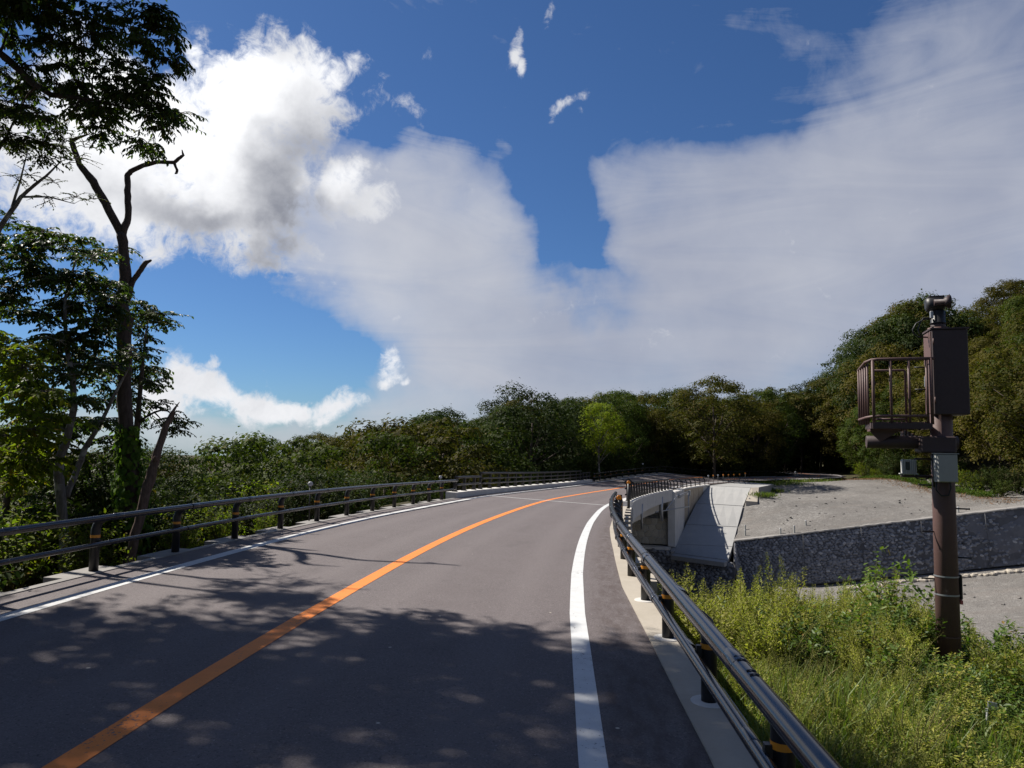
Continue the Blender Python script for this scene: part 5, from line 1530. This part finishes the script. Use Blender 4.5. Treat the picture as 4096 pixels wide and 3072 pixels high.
# --- the near trees on the left: real limbs, twigs and leaves -------------------------------------
def near_tree(label, trunks, sprays, leaf_mat, bark, leaf=.085, twigs=11, per=13, name='broadleaf_tree', limb_r=.035, droop=.35, wr=.5, seed=1, six=True, attach=True, shadow_sprays=(), flat=.38):
    r = random.Random(seed)
    t = thing(name, label, 'tree', trunks[0][0][0])
    inv = Vector(trunks[0][0][0])
    tb = MB(); nodes = []
    for pts, rad in trunks:
        pts = [Vector(p) - inv for p in pts]
        # smooth the polyline a little and roughen it
        P2, R2 = [], []
        for i in range(len(pts) - 1):
            for k in range(4):
                f = k / 4; P2.append(pts[i].lerp(pts[i + 1], f) + Vector((r.gauss(0, 1), r.gauss(0, 1), 0)) * rad[i] * .07); R2.append((rad[i] * (1 - f) + rad[i + 1] * f) * r.uniform(.93, 1.07))
        P2.append(pts[-1]); R2.append(rad[-1])
        tb.tube(P2, R2, 12)
        nodes += [(p, q) for p, q in zip(P2, R2)]
    P, D, N, L = [], [], [], []
    for sp in list(sprays) + [(*s_, 'S') for s_ in shadow_sprays]:
        c = Vector(sp[0]) - inv; R = sp[1]; big = len(sp) > 2
        tw, pr, lf = (twigs, per, leaf) if not big else (9, 15, leaf * 2.1)
        if attach:
            # limb from the nearest lower woody node
            best = min(nodes, key=lambda n: (n[0] - c).length + (1.2 if n[0].z > c.z + .3 else 0))
            st = best[0]
            lb = bent(st, c, r, 6, .06, .05); r0 = min(best[1] * .75, limb_r)
            rr = [r0 * (1 - .75 * i / 6) for i in range(7)]
            tb.tube(lb, rr, 6); nodes += [(p, q) for p, q in zip(lb[2:], rr[2:])]
        else:
            lb = [c] * 7
        out0 = (c - (nodes[0][0] if not attach else st)); out0.z *= .3
        out0 = out0.normalized() if out0.length > .01 else Vector((1, 0, 0))
        for k in range(tw):
            a = r.uniform(0, 2 * PI); e = r.uniform(-.9, .9); q = math.sqrt(1 - e * e)
            tip = c + (Vector((math.cos(a) * q, math.sin(a) * q, e * flat)) + out0 * .12) * R * r.uniform(.75, 1.15)
            tip.z -= droop * R * .5
            b = lb[r.randint(4, 6)]
            pts = bent(b, tip, r, 5, .10, .07)
            tb.tube(pts, [.008, .007, .006, .005, .004, .002], 4, caps=False)
            for j in range(pr):
                f = (.22 + .78 * (j + r.random()) / pr) * 5; i = min(4, int(f)); p = pts[i].lerp(pts[i + 1], f - i)
                ax = (pts[i + 1] - pts[i]); ax = ax.normalized() if ax.length > 1e-6 else Vector((1, 0, 0))
                sd = ax.cross(Vector((0, 0, 1))); sd = sd.normalized() if sd.length > 1e-3 else Vector((1, 0, 0))
                d = ax * .55 + sd * (1 if j % 2 else -1) * r.uniform(.4, 1.1) + Vector((r.gauss(0, .25), r.gauss(0, .25), -droop * r.uniform(.2, 1.7)))
                P.append(p); D.append(d); N.append(Vector((r.gauss(0, .4), r.gauss(0, .4), 1))); L.append(lf * r.uniform(.65, 1.3))
    tb.build('trunk', M[bark], t)
    if P: build_leaves('foliage', M[leaf_mat], t, P, D, N, L, wr=wr, six=six)
    return t

def more(pts, R, n, dxy, dd, seed=4):
    q = random.Random(seed); out = []
    for p in pts:
        out.append((p, R))
        for k in range(n - 1):
            w = Vector(p).xy.normalized() * q.uniform(-dd * .3, dd)
            out.append(((p[0] + q.gauss(0, dxy) + w.x, p[1] + w.y, p[2] + q.gauss(0, dxy)), R * q.uniform(.8, 1.1)))
    return out

# dead forked tree wrapped in ivy
dead = near_tree('tall dead forked tree with bare crooked limbs and an ivy covered foot', [
    ([(-8.30, 16.8, -2.4), (-8.42, 16.8, -1.0), (-8.49, 16.8, -0.08), (-8.53, 16.8, 0.95), (-8.76, 16.8, 2.51), (-8.88, 16.8, 3.99), (-8.9, 16.8, 4.74), (-8.98, 16.8, 5.06), (-8.94, 16.8, 5.71), (-9.02, 16.8, 6.36), (-9.1, 16.8, 6.74)], [.25, .22, .19, .165, .155, .15, .165, .15, .125, .11, .105]),
    ([(-9.1, 16.8, 6.74), (-9.49, 16.75, 7.45), (-9.78, 16.7, 7.94), (-10.08, 16.65, 8.32), (-10.24, 16.6, 8.77), (-10.27, 16.6, 8.86), (-10.06, 16.6, 8.96), (-9.85, 16.6, 9.03)], [.10, .095, .09, .065, .06, .05, .03, .012]),
    ([(-9.08, 16.8, 6.74), (-8.98, 16.85, 7.12), (-9.05, 16.9, 7.67), (-9.12, 16.95, 8.17), (-9.05, 16.95, 8.28), (-8.79, 17.0, 8.45), (-8.47, 17.0, 8.54), (-8.06, 17.0, 8.53), (-7.93, 17.0, 8.65), (-7.85, 17.0, 8.71), (-7.89, 17.0, 8.84)], [.085, .075, .07, .065, .06, .055, .05, .042, .04, .03, .012]),
    ([(-8.06, 17.0, 8.53), (-7.98, 17.0, 8.35), (-7.99, 17.0, 8.28), (-8.03, 17.0, 8.26)], [.035, .03, .03, .015]),
    ([(-8.88, 16.8, 5.2), (-8.79, 16.8, 5.6), (-8.64, 16.8, 5.84), (-8.5, 16.8, 6.06), (-8.37, 16.8, 6.13)], [.08, .065, .06, .055, .02])], [], 'leaf_near', 'bark_dead', name='dead_tree')
ip, idd, inn, il = [], [], [], []
r2 = random.Random(3)
axis = [(-8.30, -2.4, .26), (-8.42, -1.0, .23), (-8.49, -.08, .21), (-8.53, .95, .19), (-8.76, 2.51, .16)]
for i in range(1500):
    z = -2.0 + 4.3 * r2.random() ** 1.15
    x = float(np.interp(z, [a[1] for a in axis], [a[0] for a in axis])); rad = float(np.interp(z, [a[1] for a in axis], [a[2] for a in axis]))
    a = r2.uniform(0, 2 * PI); k = rad + r2.uniform(.0, .22) * (1.0 if z < 1.2 else .5)
    e = Vector((math.cos(a), math.sin(a), 0))
    ip.append(Vector((x, 16.8, z)) + e * k - Vector((-8.30, 16.8, -2.4))); idd.append(Vector((0, 0, -1)) + e * .35 + Vector((r2.gauss(0, .4), r2.gauss(0, .4), 0))); inn.append(e + Vector((0, 0, .5)) + Vector((r2.gauss(0, .25), r2.gauss(0, .25), 0))); il.append(r2.uniform(.09, .17))
build_leaves('ivy', M['leaf_ivy'], dead, ip, idd, inn, il, wr=.85)

snag = near_tree('leaning broken grey brown tree stump with a splintered point beside the ivy tree', [
    ([(-8.05, 15.5, -2.2), (-7.86, 15.5, -.6), (-7.69, 15.5, 0.27), (-7.55, 15.5, 1.03), (-7.42, 15.5, 1.51), (-7.26, 15.5, 2.19), (-7.13, 15.5, 2.53), (-6.97, 15.5, 2.79)], [.115, .105, .098, .105, .088, .066, .042, .006]),
    ([(-7.24, 15.5, 2.2), (-7.10, 15.52, 2.50), (-7.03, 15.52, 2.62)], [.04, .028, .005]),
    ([(-7.40, 15.45, 1.55), (-7.36, 15.38, 1.62), (-7.33, 15.33, 1.66)], [.05, .045, .015])], [], 'leaf_near', 'wood_snag', name='broken_tree')

S3 = [(-10.06, 15.01, 6.06), (-9.45, 15.45, 5.99), (-9.30, 14.64, 5.21), (-10.49, 15.45, 5.28), (-8.65, 14.81, 5.26), (-8.45, 14.92, 4.80), (-9.40, 15.33, 4.72), (-9.79, 14.91, 4.50), (-8.72, 15.05, 4.10), (-8.96, 14.53, 3.93), (-8.56, 15.25, 3.60), (-9.05, 15.04, 3.48), (-8.60, 14.83, 2.81), (-9.44, 15.29, 2.82), (-9.89, 14.80, 5.62), (-10.39, 14.95, 5.84), (-8.40, 14.63, 4.37)]
S3R = [(-10.25, 18.20, 6.48), (-9.87, 18.00, 4.70), (-9.73, 18.06, 3.79), (-9.47, 18.55, 4.85), (-9.13, 18.08, 4.09), (-9.43, 18.29, 3.47), (-10.26, 18.78, 3.15), (-9.47, 18.76, 2.92), (-9.16, 18.52, 3.73), (-9.39, 18.34, 5.34)]
near_tree('dark leafy tree with a pale spotted trunk just behind the left guard rail', [
    ([(-8.80, 15.0, -2.3), (-8.86, 15.0, -0.7), (-8.93, 15.0, 0.12), (-9.12, 15.0, 1.31), (-9.1, 15.0, 1.64), (-8.98, 15.0, 1.97), (-8.88, 15.0, 2.63), (-8.97, 15.0, 3.38), (-9.14, 15.0, 3.9), (-9.2, 15.0, 4.9), (-9.0, 15.0, 5.8)], [.12, .105, .098, .090, .085, .075, .062, .052, .042, .03, .012]),
    ([(-9.05, 15.2, .8), (-8.98, 15.5, 1.49), (-8.90, 15.5, 1.78), (-8.55, 15.4, 2.3), (-8.2, 15.3, 3.0), (-7.9, 15.2, 3.5)], [.065, .06, .055, .04, .03, .012])],
    more(S3, .56, 5, .34, 1.4) + more(S3R, .62, 3, .36, .5), 'leaf_near', 'bark_pale', leaf=.10, twigs=13, per=15, seed=5, limb_r=.022)
S3b = [(-8.50, 17.28, 4.88), (-8.27, 17.16, 4.70), (-8.92, 17.97, 4.36), (-8.59, 17.52, 3.31), (-7.76, 17.12, 2.48), (-7.77, 17.62, 2.42), (-8.33, 17.78, 2.38), (-8.44, 17.61, 2.76)]
near_tree('slender tree with light green sprays showing right of the ivy covered trunk', [([(-9.6, 18.4, -2.6), (-9.3, 18.2, 0), (-9.1, 18.0, 2.4), (-8.9, 17.8, 4.6)], [.10, .09, .07, .02])],
    more(S3b, .40, 2, .15, .5), 'leaf_mid', 'bark', leaf=.075, twigs=10, per=12, seed=6)
S4 = [(-11.82, 17.62, 3.71), (-11.46, 16.74, 3.20), (-11.20, 17.23, 3.14), (-11.55, 17.16, 2.70), (-10.75, 16.76, 2.58), (-11.89, 17.34, 4.23), (-11.58, 17.55, 4.04), (-11.34, 17.29, 2.16), (-11.53, 16.96, 1.94), (-10.92, 17.54, 2.50), (-10.78, 17.21, 1.85), (-11.19, 17.21, 1.52), (-11.75, 17.45, 1.19), (-10.41, 16.85, 1.23)]
S4F = [(-9.34, 13.71, 3.50), (-8.97, 13.58, 3.24), (-9.31, 13.67, 2.81), (-8.47, 13.10, 2.70), (-9.08, 13.69, 2.39), (-8.87, 13.10, 2.04), (-8.28, 13.00, 2.13), (-8.94, 13.74, 1.70), (-9.22, 13.75, 1.45), (-8.59, 13.76, 1.54)]
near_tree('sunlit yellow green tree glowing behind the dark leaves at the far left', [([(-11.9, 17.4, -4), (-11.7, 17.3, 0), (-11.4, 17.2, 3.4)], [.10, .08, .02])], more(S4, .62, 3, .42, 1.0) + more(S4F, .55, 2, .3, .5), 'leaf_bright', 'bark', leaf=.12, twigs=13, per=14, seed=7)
S4b = [(-10.38, 17.97, 2.19), (-9.69, 17.77, 1.86), (-9.96, 17.51, 1.43), (-9.75, 18.15, 1.30), (-10.66, 18.22, 0.72), (-10.09, 18.34, 0.61), (-11.16, 17.78, 0.53), (-11.66, 17.72, 0.42), (-10.91, 18.14, 0.06), (-11.78, 18.31, -0.31), (-10.30, 18.46, -0.08), (-9.37, 17.65, 0.34), (-12.00, 17.98, -0.49), (-11.24, 18.39, -0.64), (-10.29, 17.92, -0.57)]
near_tree('low dim leafy tree with glinting leaves under the pale spotted trunk', [([(-11.2, 18.3, -3.4), (-11.0, 18.2, -1.2), (-10.8, 18.1, 1.4)], [.12, .10, .03])], more(S4b, .72, 3, .45, 1.0), 'leaf_near', 'bark', leaf=.11, twigs=12, per=14, seed=8)
S5 = [(-9.30, 14.09, 7.76), (-8.49, 13.52, 7.62), (-9.61, 14.17, 7.55), (-8.70, 14.42, 7.57), (-9.13, 14.33, 7.05), (-8.73, 14.39, 6.80), (-8.27, 14.16, 6.68), (-9.30, 13.75, 7.02), (-8.55, 14.27, 7.89), (-9.53, 13.71, 6.87), (-8.88, 14.33, 7.48), (-8.84, 13.56, 6.47)]
near_tree('thin pale branching tree with sparse small leaves against the cloud', [
    ([(-11.6, 14.2, -2.8), (-11.0, 14.1, 2.5), (-10.3, 14.0, 5.2), (-9.93, 14.0, 6.05), (-9.57, 14.0, 6.65), (-9.32, 14.0, 6.89), (-9.06, 14.0, 7.12), (-8.85, 14.0, 7.36)], [.11, .09, .06, .05, .038, .03, .022, .01]),
    ([(-9.57, 14.0, 6.65), (-9.03, 14.0, 6.66), (-8.53, 14.0, 6.53)], [.025, .015, .006]), ([(-9.75, 14.0, 6.35), (-9.6, 14.0, 7.0), (-9.5, 14.0, 7.6)], [.028, .018, .008])],
    [(p, .36) for p in S5], 'leaf_mid', 'bark_pale', leaf=.042, twigs=9, per=9, seed=9, limb_r=.012, droop=.1)
S7 = [(-9.73, 13.81, 8.75), (-8.97, 13.18, 8.31), (-9.48, 13.38, 8.08), (-9.09, 13.32, 7.97), (-9.01, 13.68, 8.00), (-9.23, 13.19, 7.56), (-9.02, 13.40, 7.56), (-8.51, 13.02, 7.32), (-9.46, 13.27, 8.26)]
near_tree('fresh green tree top at the left edge below the overhanging dark branch', [([(-12.2, 13.6, -3), (-11.6, 13.5, 4), (-9.6, 13.5, 7.6)], [.15, .10, .03])], more(S7, .42, 3, .25, .8), 'leaf_mid', 'bark', leaf=.07, twigs=12, per=13, seed=10)
S6 = [(-8.14, 11.44, 8.83), (-7.52, 11.18, 8.72), (-7.34, 11.61, 8.86), (-6.77, 11.40, 8.79), (-8.17, 11.69, 8.54), (-7.63, 11.63, 8.47), (-7.06, 11.44, 8.34), (-6.82, 11.80, 8.46), (-7.90, 11.61, 8.06), (-7.46, 11.75, 8.11), (-6.73, 11.37, 7.88), (-6.38, 11.54, 7.97), (-5.93, 11.25, 7.71), (-7.30, 11.91, 7.83), (-6.45, 11.29, 7.50), (-6.08, 11.30, 7.43), (-5.72, 11.15, 7.48), (-7.30, 11.30, 7.64), (-6.94, 11.72, 7.46), (-6.49, 11.66, 7.45), (-5.69, 11.19, 7.24), (-5.66, 11.40, 6.99), (-7.03, 11.44, 7.25), (-5.71, 11.64, 7.21), (-8.25, 11.46, 9.04), (-6.33, 11.57, 8.70), (-7.62, 11.78, 9.24), (-7.10, 11.69, 9.19)]
S6b = [(-5.60, 10.89, 8.35), (-5.33, 10.96, 8.32), (-5.47, 10.90, 8.57), (-5.70, 10.69, 7.97), (-5.21, 10.77, 8.06), (-5.66, 10.83, 8.61)]
shadow = []
r3 = random.Random(12)
for i in range(720):
    x, y = r3.uniform(-17.0, -5.6), r3.uniform(5.2, 13.6); z = r3.uniform(8.8, 12.6)
    lim = 2 + .63 * y + .55
    if x > -.72 * y and z < lim: z = lim + r3.uniform(.1, 1.5)
    # the outline of the crown is uneven
    if ((x + 11) / 6.2) ** 2 + ((y - 9.2) / 4.6) ** 2 > 1.0 + .25 * mnoise.noise(Vector((x * .5, y * .5, 0))): continue
    shadow.append(((x, y, z), .95))
near_tree('dark overhanging leafy branches of a big tree in the upper left corner', [
    ([(-12.6, 9.0, -3.2), (-12.3, 9.2, 2.0), (-11.8, 9.6, 5.5), (-11.0, 10.2, 8.0), (-10.6, 9.6, 10.4)], [.30, .26, .22, .18, .08]),
    ([(-11.8, 9.6, 5.5), (-10.2, 10.6, 8.4), (-8.36, 11.5, 8.19), (-8.04, 11.5, 7.93), (-7.8, 11.5, 7.7), (-7.49, 11.5, 7.51), (-6.82, 11.5, 7.44), (-6.06, 11.5, 7.26), (-5.56, 11.5, 6.9)], [.16, .10, .06, .055, .05, .045, .022, .014, .006])],
    more(S6, .38, 3, .20, 1.0) + more(S6b, .30, 2, .10, .5), 'leaf_near', 'bark_dead', leaf=.085, twigs=12, per=13, seed=13, limb_r=.022, droop=.55, wr=.42, shadow_sprays=shadow)

# --- weeds on the bank at the right ---------------------------------------------------------------
def plume_proto(seed, mat, H, stems, per, leaf, lean, wr, fine):
    r = random.Random(seed); P, D, N, L = [], [], [], []; tb = MB()
    for i in range(stems):
        a = r.uniform(0, 2 * PI); q = r.uniform(.02, .16); h = H * r.uniform(.6, 1.05); l = lean * r.uniform(.3, 1.2)
        b = Vector((math.cos(a) * q, math.sin(a) * q, 0)); tip = Vector((math.cos(a) * (q + l), math.sin(a) * (q + l), h))
        pts = bent(b, tip, r, 7, .05, .03)
        tb.tube(pts, [.006, .006, .005, .005, .004, .003, .002, .001], 4, caps=False)
        for k in range(per):
            t = .12 + .88 * ((k + r.random()) / per) ** .8; f = t * 7; j = min(6, int(f)); p = pts[j].lerp(pts[j + 1], f - j)
            an = k * 2.4 + r.uniform(-.4, .4); w = (1.15 - t) if fine else (1.1 - .6 * t)
            off = Vector((math.cos(an), math.sin(an), .35 + .5 * t)).normalized()
            reach = leaf * (1.4 if fine else .2) * w * r.uniform(.2, 1.3)
            P.append(p + off * reach); D.append(off + Vector((r.gauss(0, .3), r.gauss(0, .3), .25 if fine else -.15))); N.append(Vector((r.gauss(0, .5), r.gauss(0, .5), 1))); L.append(leaf * w * r.uniform(.6, 1.3))
    V, F = leaf_mesh(np.array(P), np.array(D), np.array(N), np.array(L), wr=wr, six=not fine)
    return mesh_np('foliage', V, F, (M[mat],)), tb.mesh('stems', M['stem'])
WEED = {
    'mugwort': [plume_proto(41 + k, 'weed', 1.25, 12, 190, .095, .34, .46, True) for k in range(3)],
    'hazy': [plume_proto(51 + k, 'weed_hazy', 1.05, 20, 170, .046, .55, .30, True) for k in range(2)],
    'broad': [plume_proto(61 + k, 'weed_broad', .95, 14, 24, .15, .42, .46, False) for k in range(3)],
    'herb': [plume_proto(71 + k, 'weed', .55, 16, 44, .066, .28, .48, False) for k in range(3)],
}
def inside_bank(x, y):
    s_, o = nearest_so(x, y)
    return o > 4.55
wl_ = {'mugwort': ('yellow green feathery mugwort clump %s', 'mugwort clumps %s'), 'hazy': ('hazy pale weed clump with fine sprays %s', 'hazy weeds %s'),
       'broad': ('broad leaved green weed clump %s', 'broad leaved weeds %s'), 'herb': ('leafy green herb clump %s', 'leafy herbs %s')}
r_ = random.Random(77)
def weed(kind, x, y, h):
    a, b = r_.choice(WEED[kind]); lab, grp = wl_[kind]
    px = ('on the far crest of the bank' if y > 13.2 else 'at the foot of the brown pole' if math.hypot(x - 6.8, y - 11.7) < 1.5 else 'beside the right guard rail' if x < 3.9 else
          'at the right border of the bank' if x > 8.2 else 'in the front grass of the bank' if y < 8.4 else 'in the middle of the bank')
    if kind == 'broad' and abs(x / y - .582) < .10 and y < 11.9: h *= .55
    sz = 'tall' if h > {'mugwort': 0.85, 'hazy': .85, 'broad': .7, 'herb': .48}[kind] else 'small'
    lab = sz + ' ' + lab % px; grp = sz + ' ' + grp % px
    t = thing(kind + '_clump' if kind != 'broad' else 'broadleaf_clump', lab, 'weed', (x, y, ground_z(x, y) - .04), r_.uniform(0, 6.28), grp)
    k = {'mugwort': 1.25, 'hazy': 1.05, 'broad': .95, 'herb': .55}[kind]
    f = h / k; t.scale = (f * r_.uniform(.9, 1.3), f * r_.uniform(.9, 1.3), f)
    link('stems', b, t); link('foliage', a, t)
    return t
def scatter(kind, n, region, hmin, hmax, dmin=.3):
    pts = []; tries = 0
    while len(pts) < n and tries < n * 40:
        tries += 1
        x, y = region()
        if not inside_bank(x, y) or (x - 6.8) ** 2 + (y - 11.7) ** 2 < .09 or (kind in ('mugwort', 'hazy') and abs(x / y - .582) < .055 and y < 11.8): continue
        if any((x - a) ** 2 + (y - b) ** 2 < dmin * dmin for a, b in pts): continue
        pts.append((x, y)); weed(kind, x, y, r_.uniform(hmin, hmax))
U = r_.uniform
scatter('mugwort', 64, lambda: (U(2.6, 7.0), U(10.0, 15.2)), .7, 1.5, .46)
scatter('mugwort', 10, lambda: (U(7.6, 12.0), U(12.0, 15.0)), .35, .7)
scatter('broad', 22, lambda: (U(3.0, 6.2), U(10.0, 13.5)), .55, .95)
scatter('broad', 78, lambda: (U(4.5, 8.4), U(8.6, 12.4)), .5, 1.05, .33)
scatter('broad', 46, lambda: (U(4.4, 8.8), U(5.4, 8.8)), .4, .85, .33)
scatter('hazy', 16, lambda: (U(2.8, 5.0), U(6.6, 10.2)), .55, 1.0, .45)
scatter('hazy', 14, lambda: (U(8.2, 11.5), U(9.5, 13)), .4, .8)
scatter('herb', 62, lambda: (U(2.3, 5.6), U(5.2, 9.4)), .24, .55, .32)
scatter('mugwort', 14, lambda: (U(2.6, 5.6), U(6.8, 9.8)), .4, .75, .45)
scatter('herb', 40, lambda: (U(5.2, 10.5), U(5.6, 11.5)), .3, .65, .36)
scatter('herb', 26, lambda: (U(2.0, 4.0), U(5.0, 13)), .25, .45, .3)
for x, y, h, lab in ((6.75, 13.3, 1.45, 'dark green young shrub rising above the weeds in front of the stone wall'), (6.2, 12.4, .95, 'leafy green shrub among the weeds just left of the brown pole'), (7.9, 11.8, .75, 'leafy green shrub among the weeds just right of the brown pole'), (9.8, 11.2, 1.05, 'dark leafy shrub at the right border of the weedy bank'), (5.5, 11.3, .8, 'rounded dark leafy shrub in the middle of the weedy bank'), (6.0, 9.4, .62, 'low dark leafy shrub in front of the brown pole'), (7.7, 9.6, .66, 'low dark leafy shrub in front and right of the brown pole'), (6.9, 7.4, .6, 'low leafy shrub in the lower right corner of the bank'), (4.4, 12.2, .85, 'dark leafy shrub among the feathery weeds on the bank crest'), (3.9, 10.4, .62, 'dark leafy shrub on the bank nearest the guard rail'), (8.5, 10.7, .6, 'dark leafy shrub on the bank right of the pole foot'), (4.9, 8.3, .42, 'small dark leafy shrub in the front grass of the bank')):
    plant_shrub('near', x, y, h * 1.5, lab, None)
# grass blades
P, n = [], 26000
g = np.random.default_rng(9)
x = np.concatenate([g.uniform(2.2, 6.8, 9500), g.uniform(2.2, 12, 4500)]); y = np.concatenate([g.uniform(5.0, 10.2, 9500), g.uniform(4.6, 15, 4500)])
keep = np.array([inside_bank(a, b) for a, b in zip(x, y)]); x, y = x[keep], y[keep]
z = G_main(x, y) - .03
n = len(x); B = np.stack([x, y, z], 1)
an = g.uniform(0, 2 * PI, n); h = np.where((x < 5.6) & (y < 9.6), g.uniform(.26, .66, n), g.uniform(.14, .42, n)) * (1 + .3 * np.sin(x * 2.1) * np.sin(y * 1.7)); lean = g.uniform(.1, .75, n); w = g.uniform(.004, .011, n)
dx = np.stack([np.cos(an), np.sin(an), np.zeros(n)], 1); sx = np.stack([-np.sin(an), np.cos(an), np.zeros(n)], 1); up = np.array([0, 0, 1.0])
h_, l_, w_ = h[:, None], lean[:, None], w[:, None]
V = np.stack([B - sx * w_, B + sx * w_, B + up * h_ * .55 + dx * h_ * l_ * .25 + sx * w_ * .8, B + up * h_ * .55 + dx * h_ * l_ * .25 - sx * w_ * .8, B + up * h_ * (1 - .35 * l_) + dx * h_ * l_], 1).reshape(-1, 3)
b = np.arange(n)[:, None] * 5
tag(link('grass', mesh_np('grass', V, [b + np.array([[0, 1, 2, 3]]), b + np.array([[3, 2, 4]])], (M['grass'],))), 'long green grass growing between the weeds on the bank', 'grass', kind='stuff')
# small white tag on a peg in the grass
t = thing('marker_peg', 'small white tag on a short peg in the grass at lower right', 'peg', (5.45, 8.7, ground_z(5.45, 8.7)), .2)
MB().tube([(0, 0, -.1), (.02, 0, .30)], .014, 8).build('peg', M['sensor'], t)
MB().box((.10, 0, .33), (.13, .012, .075), (1, 0, -.25), bev=.004).build('tag_plate', M['silver'], t)
